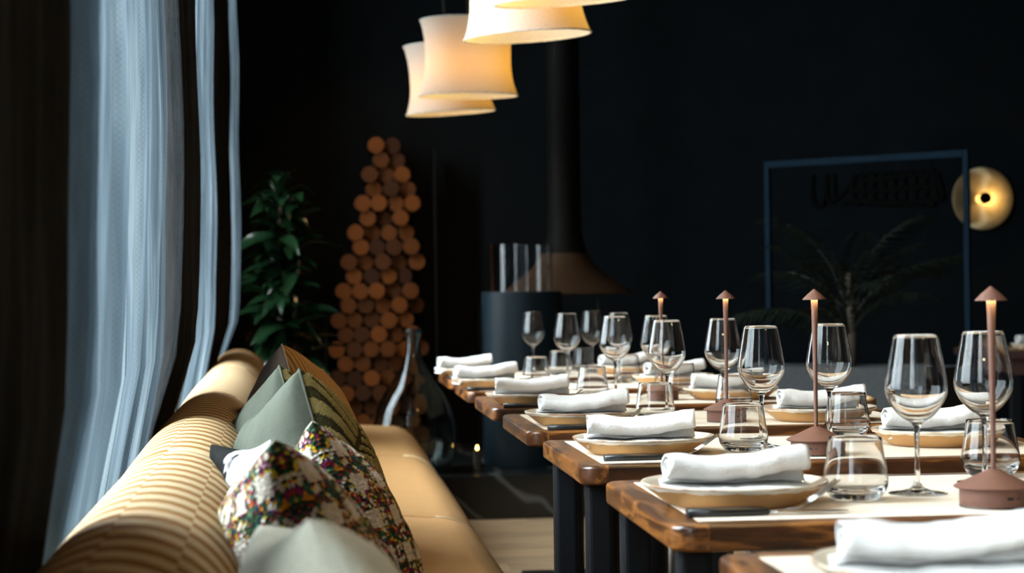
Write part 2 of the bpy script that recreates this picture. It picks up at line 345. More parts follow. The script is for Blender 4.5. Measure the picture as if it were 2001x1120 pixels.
def marble():
    m, nt, bs, out = mat('black_marble')
    v = coords(nt,'Object',(1,1,1),(0,.75,0)); n = noise(nt, v, 1.6, 6, .6, .5)
    wv = nt.nodes.new('ShaderNodeTexWave'); wv.bands_direction='X'; wv.inputs['Scale'].default_value=1.5; wv.inputs['Distortion'].default_value=5; wv.inputs['Detail'].default_value=3; wv.inputs['Detail Scale'].default_value=1.2
    L(nt, v, wv.inputs['Vector'])
    c = ramp(nt, wv.outputs['Color'], [(.0,(.008,.009,.009)),(.95,(.012,.013,.013)),(.99,(.06,.063,.06)),(1,(.09,.09,.088))])
    L(nt, c, bs.inputs['Base Color']); bs.inputs['Roughness'].default_value=.16; return m
M['marble'] = marble()
def brushed():
    m, nt, bs, out = mat('brushed_brass')
    bs.inputs['Metallic'].default_value=.85; bs.inputs['Roughness'].default_value=.38; bs.inputs['Anisotropic'].default_value=.95
    tg = nt.nodes.new('ShaderNodeTangent'); tg.direction_type='RADIAL'; tg.axis='Z'; L(nt, tg.outputs[0], bs.inputs['Tangent'])
    n = noise(nt, coords(nt), 30, 3); L(nt, ramp(nt, n.outputs[0], [(.3,(.72,.54,.28)),(.7,(.84,.66,.38))]), bs.inputs['Base Color']); return m
M['brushed_brass'] = brushed()

# ------------------------------------------------------------------ mesh helpers
def mk(name, bm, material, parent=None, smooth=True, loc=None):
    me = bpy.data.meshes.new(name); bm.normal_update(); bm.to_mesh(me); bm.free()
    if material: me.materials.append(M[material] if isinstance(material,str) else material)
    if smooth:
        for p in me.polygons: p.use_smooth = True
    o = bpy.data.objects.new(name, me); COL.objects.link(o)
    if parent: o.parent = parent
    if loc: o.location = loc
    return o
def sharp(o, ang=35):
    me = o.data
    bm = bmesh.new(); bm.from_mesh(me)
    for e in bm.edges:
        if len(e.link_faces)==2 and e.calc_face_angle(0) > math.radians(ang): e.smooth = False
    bm.to_mesh(me); bm.free(); return o
def thing(name, label, cat, loc=(0,0,0), rz=0, group=None):
    o = bpy.data.objects.new(name, None); COL.objects.link(o); o.empty_display_size=.05
    o.location = loc; o.rotation_euler = (0,0,rz); o['label']=label; o['category']=cat
    if group: o['group']=group
    return o
def tag(o, label, cat, group=None, kind=None):
    o['label']=label; o['category']=cat
    if group: o['group']=group
    if kind: o['kind']=kind
    return o
def struct(o): o['kind']='structure'; return o
def copy_tree(root, loc, rz, label, group=None):
    r = root.copy(); COL.objects.link(r); r.location = loc; r.rotation_euler = (0,0,rz); r['label']=label
    if group: r['group']=group
    for ch in list(root.children):
        c = ch.copy(); COL.objects.link(c); c.parent = r
        for g in list(ch.children):
            d = g.copy(); COL.objects.link(d); d.parent = c
    return r
def add_box(bm, x0,x1,y0,y1,z0,z1, bev=0):
    r = bmesh.ops.create_cube(bm, size=1)
    vs = r['verts']
    for v in vs:
        v.co = Vector(((x0+x1)/2+v.co.x*(x1-x0), (y0+y1)/2+v.co.y*(y1-y0), (z0+z1)/2+v.co.z*(z1-z0)))
    if bev:
        es = list({e for v in vs for e in v.link_edges})
        bmesh.ops.bevel(bm, geom=es, offset=bev, segments=2, affect='EDGES', profile=.6)
def box(name, x0,x1,y0,y1,z0,z1, material, parent=None, bev=0, smooth=False):
    bm = bmesh.new(); add_box(bm,x0,x1,y0,y1,z0,z1,bev); return mk(name,bm,material,parent,smooth)
def add_lathe(bm, prof, seg=32, cx=0, cy=0, closed=False, uv=False):
    rings=[]
    for (r,z) in prof:
        if r<1e-6: rings.append([bm.verts.new((cx,cy,z))])
        else: rings.append([bm.verts.new((cx+r*math.cos(2*PI*i/seg), cy+r*math.sin(2*PI*i/seg), z)) for i in range(seg)])
    n=len(rings); pairs=[(i,i+1) for i in range(n-1)]
    if closed: pairs.append((n-1,0))
    layer = bm.loops.layers.uv.verify() if uv else None
    for a,b in pairs:
        A,B=rings[a],rings[b]
        for i in range(seg):
            j=(i+1)%seg
            if len(A)==1 and len(B)==1: continue
            if len(A)==1: f=bm.faces.new((A[0],B[j],B[i]))
            elif len(B)==1: f=bm.faces.new((A[i],A[j],B[0]))
            else:
                f=bm.faces.new((A[i],A[j],B[j],B[i]))
                if uv:
                    for lp,(u,v) in zip(f.loops, ((i/seg,a/(n-1)),((i+1)/seg,a/(n-1)),((i+1)/seg,b/(n-1)),(i/seg,b/(n-1)))): lp[layer].uv=(u,v)
    return rings
def lathe(name, prof, material, parent=None, seg=32, closed=False, loc=None, flip=False, ang=None, uv=False):
    bm=bmesh.new(); add_lathe(bm,prof,seg,closed=closed,uv=uv)
    bmesh.ops.recalc_face_normals(bm, faces=bm.faces)
    o=mk(name,bm,material,parent,True,loc)
    if ang: sharp(o,ang)
    return o
def add_tube(bm, pts, radii, seg=8, cap=True):
    pts=[Vector(p) for p in pts]
    if isinstance(radii,(int,float)): radii=[radii]*len(pts)
    rings=[]; up=Vector((0,0,1))
    for i,p in enumerate(pts):
        t=(pts[min(i+1,len(pts)-1)]-pts[max(i-1,0)]).normalized()
        a=up if abs(t.z)<.95 else Vector((1,0,0))
        s=t.cross(a).normalized(); q=s.cross(t)
        rings.append([bm.verts.new(p+(s*math.cos(2*PI*k/seg)+q*math.sin(2*PI*k/seg))*radii[i]) for k in range(seg)])
    for i in range(len(rings)-1):
        for k in range(seg):
            bm.faces.new((rings[i][k],rings[i][(k+1)%seg],rings[i+1][(k+1)%seg],rings[i+1][k]))
    if cap:
        bm.faces.new(rings[0][::-1]); bm.faces.new(rings[-1])
def tube(name, pts, radii, material, parent=None, seg=8):
    bm=bmesh.new(); add_tube(bm,pts,radii,seg); bmesh.ops.recalc_face_normals(bm,faces=bm.faces); return mk(name,bm,material,parent)
def rrect(x0,x1,y0,y1,r,n=6):
    out=[]
    for (cx,cy,a0) in ((x1-r,y1-r,0),(x0+r,y1-r,PI/2),(x0+r,y0+r,PI),(x1-r,y0+r,1.5*PI)):
        for i in range(n+1):
            a=a0+PI/2*i/n; out.append((cx+r*math.cos(a),cy+r*math.sin(a)))
    return out
def loft(bm, loops, cap0=True, cap1=True):
    vs=[[bm.verts.new(p) for p in lp] for lp in loops]; n=len(vs[0])
    for a in range(len(vs)-1):
        for i in range(n):
            bm.faces.new((vs[a][i],vs[a][(i+1)%n],vs[a+1][(i+1)%n],vs[a+1][i]))
    if cap0: bm.faces.new(vs[0][::-1])
    if cap1: bm.faces.new(vs[-1])

# ------------------------------------------------------------------ room shell
RX0, RX1, RY0, RY1, RH = WX, 5.4, -2.4, 11.5, 4.2
fl = struct(box('floor', RX0-.3, RX1+.3, RY0-.3, RY1+.3, -.12, -.012, 'oak'))
# oak boards laid across the room, each its own piece
pw, pl = .19, 1.55
bm=bmesh.new(); add_box(bm, 0,pl-.003, 0,pw-.003, -.012,0, .0012); plank0=mk('plank',bm,'oak',fl,False)
first=True
rowi=0
y=5.2
while y < 11.4:
    x = -.75 + (rowi*.61)%pl - pl
    while x < 5.3:
        x0=max(x,-.78)
        if x+pl < -.7 or (x>3.6): x+=pl; continue
        if first: o=plank0; first=False
        else: o=plank0.copy(); COL.objects.link(o)
        o.location=(x,y,0); x+=pl
    y+=pw; rowi+=1
bm=bmesh.new(); add_box(bm, RX0-.3,RX1+.3,RY0-.3,5.197,-.012,0)
fn=mk('near_boards',bm,'oak',fl,False); fn['kind']='stuff'
struct(box('ceiling', RX0-.3, RX1+.3, RY0-.3, RY1+.3, RH, RH+.15, 'ceiling'))
struct(box('wall_back', RX0-.3, RX1+.3, RY1, RY1+.2, 0, RH, 'wall_navy'))
struct(box('wall_right', RX1, RX1+.2, RY0, RY1, 0, RH, 'wall_navy'))
struct(box('wall_front', RX0-.3, RX1+.3, RY0-.2, RY0, 0, RH, 'wall_navy'))
# left wall with window openings
bm=bmesh.new(); T0=WX-.28
add_box(bm,T0,WX,RY0,RY1,0,WZ0); add_box(bm,T0,WX,RY0,RY1,WZ1,RH)
ys=[RY0]+[v for ab in WINDOWS for v in ab]+[RY1]
for i in range(0,len(ys),2): add_box(bm,T0,WX,ys[i],ys[i+1],WZ0,WZ1)
struct(mk('wall_left',bm,'wall_plaster',None,False))
for i,(a,b) in enumerate(WINDOWS):
    t=bpy.data.objects.new('window_%d'%(i+1),None); COL.objects.link(t); t['kind']='structure'; t.location=(WX-.2,(a+b)/2,WZ0)
    hh=WZ1-WZ0; hw=(b-a)/2
    bm=bmesh.new()
    add_box(bm,-.03,.03,-hw,-hw+.06,0,hh); add_box(bm,-.03,.03,hw-.06,hw,0,hh); add_box(bm,-.03,.03,-hw,hw,0,.06); add_box(bm,-.03,.03,-hw,hw,hh-.06,hh)
    mk('frame',bm,'black_metal',t,False)
    bm=bmesh.new(); add_box(bm,-.004,.004,-hw+.06,hw-.06,.06,hh-.06); mk('pane',bm,'pane',t,False)
    if b-a>1.5:
        bm=bmesh.new(); add_box(bm,-.025,.025,-.025,.025,.06,hh-.06); mk('mullion',bm,'black_metal',t,False)

# ------------------------------------------------------------------ bench line (drifts slightly towards the windows as it runs away)
def bx(y): return -.150-.026*y          # centre of the bench's back roll
BR=.112; BZ=.80-BR                      # roll radius, centre height
def curtain_x(y):
    x=-.225-.026*y
    if y>8: x+= (y-8)*.075
    return x
def curtain(name, y0, y1, material, label, amp, nf, seed, z0=.03, z1=4.16, bias=0, nper=14, thick=0):
    r=random.Random(seed); ny=max(30,int(nf*nper)); nz=46
    bm=bmesh.new(); uvl=bm.loops.layers.uv.verify(); g=[]
    ph=r.random()*6; arc=0; prev=None; us=[]
    for i in range(ny+1):
        f=i/ny; y=y0+(y1-y0)*f
        a=2*PI*nf*f+ph+.7*math.sin(3*f*PI+seed); col=[]
        base=curtain_x(y)+bias
        for k in range(nz+1):
            z=z0+(z1-z0)*k/nz
            s=1/(1+math.exp((z-.84)/.05))             # pushed back by the bench below its top
            lim=bx(y)-BR+.004-amp*.5
            xb=base+(min(base,lim)-base)*s
            am=amp*(1-.5*s)*(1+.25*math.sin(z*1.3+i*.15))
            x=xb+am*(math.sin(a)+.35*math.sin(2.3*a+z*.7+seed))+.004*math.sin(9*z+a)
            yy=y+.35*amp*math.cos(a*1.0)+.012*math.sin(z*1.7+seed)*(1 if 0<i<ny else 0)
            col.append(bm.verts.new((x,yy,z)))
        if prev: arc+=(col[nz].co-prev).length
        prev=col[nz].co.copy(); us.append(arc); g.append(col)
    for i in range(ny):
        for k in range(nz):
            f=bm.faces.new((g[i][k],g[i+1][k],g[i+1][k+1],g[i][k+1]))
            for lp,(u,v) in zip(f.loops,((us[i],k),(us[i+1],k),(us[i+1],k+1),(us[i],k+1))): lp[uvl].uv=(u,z0+(z1-z0)*v/nz)
    o=mk(name,bm,material); tag(o,label,'curtain')
    if thick: md=o.modifiers.new('s','SOLIDIFY'); md.thickness=thick
    return o
curtain('sheer_curtain',-1.7,1.27,'sheer','pale sheer curtain before the window beside the camera',.020,10,5)
curtain('dark_drape',1.30,2.15,'drape','heavy black drape hanging at the near end of the striped bench',.010,4,2,bias=.002,thick=.004)
curtain('sheer_curtain',2.17,3.76,'sheer','wide pale blue sheer curtain behind the bench next to the heavy black drape',.021,11,3)
curtain('dark_drape',3.74,4.90,'drape','dark drape hanging between the two pale sheer curtains behind the bench',.016,4,8,bias=.034,thick=.004)
curtain('sheer_curtain',4.93,7.0,'sheer','narrow pale sheer curtain behind the middle of the bench',.020,10,4)
curtain('dark_drape',7.03,8.40,'drape','narrow dark drape hanging towards the far end of the bench',.016,5,9,bias=.012,thick=.004)
curtain('sheer_curtain',8.43,9.35,'sheer','pale sheer curtain hanging beside the leafy plant at the far end',.012,6,6,bias=-.034)

# ------------------------------------------------------------------ bench
bench=thing('banquette_bench','long ochre upholstered bench with a striped rolled back along the curtains','bench',(0,0,0))
def seg_loft(name, y0, y1, prof_fn, material, n=26, endr=.03, bulge=.006):
    # prof_fn(y, shrink) -> list of (x, z, v)
    bm=bmesh.new(); uvl=bm.loops.layers.uv.verify(); rings=[]
    for i in range(n+1):
        f=i/n
        # ease rings towards ends for rounded ends
        if i<=4: y=y0+endr*(1-math.cos(PI/2*i/4)); s=1-math.sin(PI/2*i/4)
        elif i>=n-4: k=n-i; y=y1-endr*(1-math.cos(PI/2*k/4)); s=1-math.sin(PI/2*k/4)
        else: y=y0+endr+(y1-y0-2*endr)*(i-4)/(n-8); s=0
        s=s*endr - bulge*math.sin(PI*f)
        pts=prof_fn(y,s); rings.append(([bm.verts.new((x,y,z)) for x,z,v in pts],[v for *_,v in pts],y))
    for a in range(n):
        A,va,ya=rings[a]; B,vb,yb=rings[a+1]; m=len(A)
        for k in range(m-1):
            f=bm.faces.new((A[k],B[k],B[k+1],A[k+1]))
            for lp,uv in zip(f.loops,((ya,va[k]),(yb,vb[k]),(yb,vb[k+1]),(ya,va[k+1]))): lp[uvl].uv=uv
    for idx in (0,n):
        A,va,ya=rings[idx]; f=bm.faces.new(A)
        for lp,v in zip(f.loops,va): lp[uvl].uv=(ya,v)
    bmesh.ops.recalc_face_normals(bm,faces=bm.faces)
    return mk(name,bm,material,bench)
def back_prof(y,s):
    c=bx(y); r=BR-s; pts=[]; n=34
    # start at lower rear, over the roll, down the front face to the seat
    pts.append((c-r*.72,.40,-.38)); pts.append((c-r*.82,.55,-.23))
    for i in range(n+1):
        a=PI*1.18-(PI*1.36)*i/n
        pts.append((c+r*math.cos(a), BZ+r*math.sin(a)*(1.0), (i/n)*1.36*PI*BR))
    e=1.36*PI*BR
    pts.append((c+r*.86,.58,e+.07)); pts.append((c+r*.80,.47,e+.18)); pts.append((c+r*.72,.40,e+.25))
    return pts
bys=[-.9,.95,3.02,4.86,6.75,8.55]
for i in range(5): seg_loft('back_cushion',bys[i]+.002,bys[i+1]-.002,back_prof,'bench_stripe',n=30,endr=.022 if i<4 else .05)
SX=.42
def seat_prof(y,s):
    pts=[]; x0=bx(y)+.02
    zt=.45-s; 
    pts.append((x0,.30,0)); pts.append((x0,zt-.03,.1)); pts.append((x0+.06,zt-.012,.18)); 
    for i in range(5): f=i/4; pts.append((x0+.12+(SX-.13-x0-.12)*f, zt+.012*math.sin(PI*f), .2+.35*f))
    cxr=SX-.13; rr=.115-s*.6
    for i in range(1,12):
        a=PI/2-PI*.62*i/11
        pts.append((cxr+(.13-s)*math.cos(a), zt-.115+rr*math.sin(a), .56+.03*i))
    pts.append((SX-.10,.24,1.0)); pts.append((SX-.12,.20,1.05))
    return pts
sys_=[-.9,1.1,3.05,5.0,6.95,8.75]
for i in range(5): seg_loft('seat_cushion',sys_[i]+.002,sys_[i+1]-.002,seat_prof,'seat_fabric',n=26,endr=.02 if i<4 else .20)
for ye in (3.05,5.0,6.95):                     # piped seams at the rounded front of the seat
    pts=[]
    for i in range(14):
        a=PI/2-PI*.62*i/13; pts.append((SX-.13+.131*math.cos(a),ye,.45-.115+.117*math.sin(a)))
    tube('piping',pts,.005,'piping',bench,6)
def ring_pts(y,r):
    return [(bx(y)+r*math.cos(PI*1.15-PI*1.3*i/20),y,BZ+r*math.sin(PI*1.15-PI*1.3*i/20)) for i in range(21)]
tube('piping',ring_pts(8.50,BR+.002),.010,'seat_fabric',bench,8)
box('plinth',-.25,SX-.14,-.85,8.5,.0,.21,'matt_black',bench)

# ------------------------------------------------------------------ pillows
def cushion_half(name, s, t, sign, material, parent, n=40, pinch=.075, disp=None, seed=0):
    bm=bmesh.new(); uvl=bm.loops.layers.uv.verify(); g=[]; col=bm.verts.layers.float.new('tuft')
    for i in range(n+1):
        row=[]
        for j in range(n+1):
            u=math.sin((i/n-.5)*PI*.92)/math.sin(.46*PI); v=math.sin((j/n-.5)*PI*.92)/math.sin(.46*PI)
            x=s/2*u*(1-pinch*(1-v*v)); z=s/2*v*(1-pinch*(1-u*u))
            h=max(0,(1-u*u)*(1-v*v))**.42
            b=sign*t/2*h
            w=mnoise.noise(Vector((u*2.2+seed,v*2.2,seed*1.7+sign)))*.014*h+mnoise.noise(Vector((u*6+seed,v*6,seed)))*.004*h
            b+=w; d=0
            if disp: d=disp(u,v); b+=sign*.0055*d*min(1,h*3)
            vt=bm.verts.new((x,z,b)); vt[col]=d; row.append([vt,(u+1)/2,(v+1)/2])
        g.append(row)
    h2=n//2                                   # lay the cloth out by its length over the bulge, so weaves do not stretch
    for j in range(n+1):
        for rng,sg in ((range(h2+1,n+1),1),(range(h2-1,-1,-1),-1)):
            acc=0; p=g[h2][j][0].co
            g[h2][j][1]=.5
            for i in rng:
                acc+=(g[i][j][0].co-p).length; p=g[i][j][0].co; g[i][j][1]=.5+sg*acc/s
    for i in range(n+1):
        for rng,sg in ((range(h2+1,n+1),1),(range(h2-1,-1,-1),-1)):
            acc=0; p=g[i][h2][0].co
            g[i][h2][2]=.5
            for j in rng:
                acc+=(g[i][j][0].co-p).length; p=g[i][j][0].co; g[i][j][2]=.5+sg*acc/s
    for i in range(n):
        for j in range(n):
            q=(g[i][j],g[i+1][j],g[i+1][j+1],g[i][j+1])
            if sign<0: q=q[::-1]
            f=bm.faces.new([a[0] for a in q])
            for lp,a in zip(f.loops,q): lp[uvl].uv=(a[1],a[2])
    return mk(name,bm,material,parent)
def leaf_pattern(u,v):
    # nested slanted bars mirrored about diagonals, like tufted palm blades
    U=(u+1)*1.55; V=(v+1)*1.55; cx=math.floor(U); cy=math.floor(V); a=U-cx; b=V-cy
    if (cx+cy)%2: a=1-a
    if abs(a-b)<.05: return 0
    p=(a*.45+b*1.2) if a>b else (b*.45+a*1.2)
    f=(p*7.2)%1
    return 1.0 if f<.55 else 0.0
def pillow_root(name,label,peak,s,lean,yaw,roll,group='cushions on the striped bench'):
    # local x = width (away), y = height, z = face normal; peak = the near top corner
    V=Vector((-math.sin(lean),0,math.cos(lean))); U=Vector((0,1,0)); Nn=U.cross(V)
    Rm=Matrix((U,V,Nn)).transposed(); Rz=Matrix.Rotation(yaw,3,'Z'); Rr=Matrix.Rotation(-roll,3,'Z')
    R=Rz@Rm@Rr
    c=Vector(peak)-R@Vector((-s/2,s/2,0))
    t=thing(name,label,'cushion',c,0,group); mm=R.to_4x4(); mm.translation=c; t.matrix_world=mm
    return t
D=math.radians
def pillow(label,peak,s,t,lean,yaw,roll,front,back,disp=None,seed=1,n=40,seam=False,fname='front_panel',bname='back_panel'):
    p=pillow_root('cushion',label,peak,s,D(lean),D(yaw),D(roll))
    cushion_half(fname,s,t,1,front,p,n=n,disp=disp,seed=seed); cushion_half(bname,s,t,-1,back,p,n=40,seed=seed)
    # piped edge
    pts=[]
    for side in range(4):
        for k in range(12):
            q=-1+2*k/12; u,v=((q,-1),(1,q),(-q,1),(-1,-q))[side]
            pts.append((s/2*u*(1-.075*(1-v*v)),s/2*v*(1-.075*(1-u*u)),0))
    pts.append(pts[0])
    if seam or front=='corduroy' or disp: tube('piped_edge',pts,.0026,back,p,6)
    if seam:
        bm=bmesh.new(); n2=24
        for k in range(n2):
            pass
        pts=[]
        for k in range(n2+1):
            u=-.96+1.92*k/n2; v=.30
            h=max(0,(1-u*u)*(1-v*v))**.42
            w=mnoise.noise(Vector((u*2.2+seed,v*2.2,seed*1.7-1)))*.014*h+mnoise.noise(Vector((u*6+seed,v*6,seed)))*.004*h
            pts.append((s/2*u*(1-.075*(1-v*v)),s/2*v*(1-.075*(1-u*u)),-t/2*h+w-.001))
        bm.free(); tube('flap_seam',pts,.0028,back,p,6)
    return p
pillow('tan ribbed cushion standing farthest along the bench behind the green ones',(-.089,4.18,.936),.52,.28,15,6,10,'corduroy','white_cloth',seed=5,n=50)
pillow('olive patterned cushion half hidden between the tan one and another olive cushion',(-.082,3.62,.910),.46,.22,14,13,12,'tufted','olive_linen',leaf_pattern,seed=3,n=130)
pillow('olive cushion with tufted leaf bars and a plain linen back with flap seam',(-.038,3.08,.923),.48,.25,14,15,13,'tufted','olive_linen',leaf_pattern,seed=2,n=160,seam=True)
pillow('black and white cushion tucked between the striped back and the plaid cushion',(-.074,2.66,.842),.38,.12,14,17,5,'cow_cloth','cow_cloth',seed=8)
pillow('second plaid tweed cushion behind the first, its white top edge showing',(-.016,2.62,.869),.44,.20,18,9,14,'plaid','plaid',seed=4,n=60)
pillow('multicoloured plaid tweed cushion in front of the other plaid cushion',(-.056,2.15,.880),.45,.22,18,12,12,'plaid','plaid',seed=6,n=60)
pillow('pale cream plush cushion closest to the camera, in front of the plaid ones',(-.014,1.60,.854),.38,.19,20,11,8,'cream_plush','cream_plush',seed=7)

# ------------------------------------------------------------------ tables
PX0,PX1,PW=.428,1.34,.585
ORD=['first','second','third','fourth','fifth','sixth','last']
def rim_loops(bm):
    x0,x1,y0,y1=PX0,PX1,0,PW
    r=.032; T=.75; th=.034; b=.006
    out=lambda d,z: [(x,y,z) for x,y in rrect(x0+d,x1-d,y0+d,y1-d,max(r-d,.004))]
    # underside, outer side, rounded over, inner edge of inlay recess
    loops=[out(.06,T-th),out(b,T-th),out(.0015,T-th+.0022),out(0,T-th+b),out(0,T-b),out(.0015,T-.0022),out(b,T)]
    loft(bm,loops,True,False)
    inx=.040
    outer=out(b,T); inner=[(x,y,T) for x,y in rrect(x0+inx,x1-inx,y0+inx,y1-inx,.0045)]
    inner2=[(x,y,T-.002) for x,y,_ in inner]
    bmv=[[bm.verts.new(p) for p in lp] for lp in (outer,inner,inner2)]
    n=len(outer)
    for a in range(2):
        for i in range(n): bm.faces.new((bmv[a][i],bmv[a][(i+1)%n],bmv[a+1][(i+1)%n],bmv[a+1][i]))
    bm.faces.new(bmv[2]); bmesh.ops.remove_doubles(bm,verts=bm.verts,dist=1e-5)
def make_table(pedestal):
    t=thing('dining_table','','table',(0,0,0),0,'row of walnut edged tables')
    bm=bmesh.new(); rim_loops(bm); bmesh.ops.recalc_face_normals(bm,faces=bm.faces); wr=mk('wood_rim',bm,'walnut',t); wn=wr.modifiers.new('n','WEIGHTED_NORMAL'); wn.weight=100; wn.keep_sharp=True
    bm=bmesh.new(); inx=.0405
    loft(bm,[[(x,y,z) for x,y in rrect(PX0+inx,PX1-inx,inx,PW-inx,.004,3)] for z in (.748,.7503)],False,True); mk('inlay',bm,'cream_inlay',t,False)
    if pedestal:
        cx,cy=(PX0+PX1)/2,PW/2
        lathe('column',[(.0,.012),(.045,.012),(.045,.70),(.0,.70)],'black_metal',t,28,loc=(cx,cy,0),ang=40)
        box('base_plate',cx-.16,cx+.30,cy-.2,cy+.24,0,.014,'black_metal',t,.003)
        box('top_bracket',cx-.2,cx+.2,cy-.15,cy+.15,.70,.716,'black_metal',t,.002)
    else:
        for (x,y) in ((PX0+.037,.06),(PX0+.037,PW-.075),(PX1-.037,.06),(PX1-.037,PW-.075)):
            bm=bmesh.new(); loft(bm,[[(px,py,z) for px,py in rrect(x-.022,x+.022,y-.022,y+.022,.008,3)] for z in (0,.716)]); mk('leg',bm,'black_metal',t,False)
    return t
tA=make_table(False); tP=make_table(True)
TY=[1.48+.83*k for k in range(7)]
used=set()
for k in range(7):
    src=tA if k<3 else tP
    lab='walnut edged table with cream top, %s of the row counting from the camera'%ORD[k]
    if src.name not in used: used.add(src.name); src.location=(0,TY[k],0); src['label']=lab
    else: copy_tree(src,(0,TY[k],0),0,lab)
TT=.7505

# ------------------------------------------------------------------ tableware
GS=1.0
wine_out=[(0,0),(.039,0),(.0415,.0008),(.041,.0018),(.030,.0032),(.014,.0062),(.0062,.012),(.0039,.022),(.0034,.040),(.0034,.075),(.0040,.090),(.0062,.0975),(.0105,.1018),(.0185,.1058),(.0275,.1135),(.0365,.1255),(.0420,.1375),(.0438,.1470),(.0433,.1560),(.0402,.1760),(.0357,.2000),(.0312,.2242),(.0309,.2248),(.0305,.2248)]
wine_in=[(.0303,.2245),(.0347,.2000),(.0392,.1760),(.0422,.1560),(.0427,.1470),(.0409,.1380),(.0354,.1265),(.0262,.1150),(.0170,.1078),(.0085,.1048),(0,.1042)]
tumb_out=[(0,.0015),(.020,.0015),(.026,0),(.030,.0008),(.0345,.004),(.0400,.0110),(.0438,.0190),(.0449,.0260),(.0440,.0330),(.0415,.0480),(.0385,.0670),(.0362,.0858),(.0358,.0864),(.0352,.0864)]
tumb_in=[(.0349,.0860),(.0372,.0670),(.0402,.0480),(.0427,.0335),(.0434,.0265),(.0415,.0200),(.0360,.0150),(.024,.0128),(0,.0122)]
def smooth_prof(p, it=1):
    for _ in range(it):
        q=[p[0]]
        for a,b in zip(p,p[1:]):
            q.append((a[0]*.75+b[0]*.25,a[1]*.75+b[1]*.25)); q.append((a[0]*.25+b[0]*.75,a[1]*.25+b[1]*.75))
        q.append(p[-1]); p=q
    return p
wine0=lathe('wine_glass',smooth_prof(wine_out)+smooth_prof(wine_in),'glass',None,48)
tumb0=lathe('water_tumbler',smooth_prof(tumb_out)+smooth_prof(tumb_in),'glass',None,48)
tag(wine0,'','wine glass','wine glasses on the row of tables'); tag(tumb0,'','tumbler','water tumblers on the row of tables')
def place_mesh(src, flag, loc, rz, label):
    if flag not in used: used.add(flag); o=src
    else: o=src.copy(); COL.objects.link(o)
    o.location=loc; o.rotation_euler=(0,0,rz); o['label']=label; return o

# plate
def make_plate():
    t=thing('dinner_plate','','plate',(0,0,0),0,'stoneware plates on the row of tables')
    seg=64
    def wob(i,amp,s): return amp*math.sin(3*2*PI*i/seg+s)+amp*.6*math.sin(7*2*PI*i/seg+s*2)
    def ringmesh(name,prof,mat,rimset=()):
        bm=bmesh.new(); lay=bm.verts.layers.float.new('rim'); rings=[]
        for pi,(r,z,a) in enumerate(prof):
            if r<1e-6: v=bm.verts.new((0,0,z)); rings.append([v])
            else:
                rg=[]
                for i in range(seg):
                    zz=z+a*(mnoise.noise(Vector((math.cos(2*PI*i/seg)*3.2,math.sin(2*PI*i/seg)*3.2,pi*.0+1)))*1.2+.5*math.sin(23*2*PI*i/seg))
                    rr=r*(1+.006*math.sin(2*2*PI*i/seg+1)+.003*math.sin(5*2*PI*i/seg)); v=bm.verts.new((rr*math.cos(2*PI*i/seg),rr*math.sin(2*PI*i/seg),zz)); v[lay]=1.0 if pi in rimset else 0; rg.append(v)
                rings.append(rg)
        for A,B in zip(rings,rings[1:]):
            for i in range(seg):
                j=(i+1)%seg
                if len(A)==1: bm.faces.new((A[0],B[i],B[j]))
                elif len(B)==1: bm.faces.new((A[i],A[j],B[0]))
                else: bm.faces.new((A[i],A[j],B[j],B[i]))
        bmesh.ops.recalc_face_normals(bm,faces=bm.faces); return mk(name,bm,mat,t)
    ringmesh('clay_body',[(0,.001,0),(.082,.001,0),(.088,.0,0),(.094,.002,0),(.104,.009,0),(.1165,.019,0),(.1250,.0265,0),(.1268,.0285,0),(.1240,.0285,0),(.10,.013,0),(0,.007,0)],'clay')
    ringmesh('glaze',[(.1240,.0238,.0016),(.1262,.0262,.0004),(.1280,.0286,0),(.1284,.0298,0),(.1272,.0312,0),(.1245,.0308,0),(.1160,.0245,0),(.1040,.0160,0),(.094,.0115,0),(.08,.0098,0),(0,.0094,0)],'glaze',(2,3,4))
    return t
plate0=make_plate()
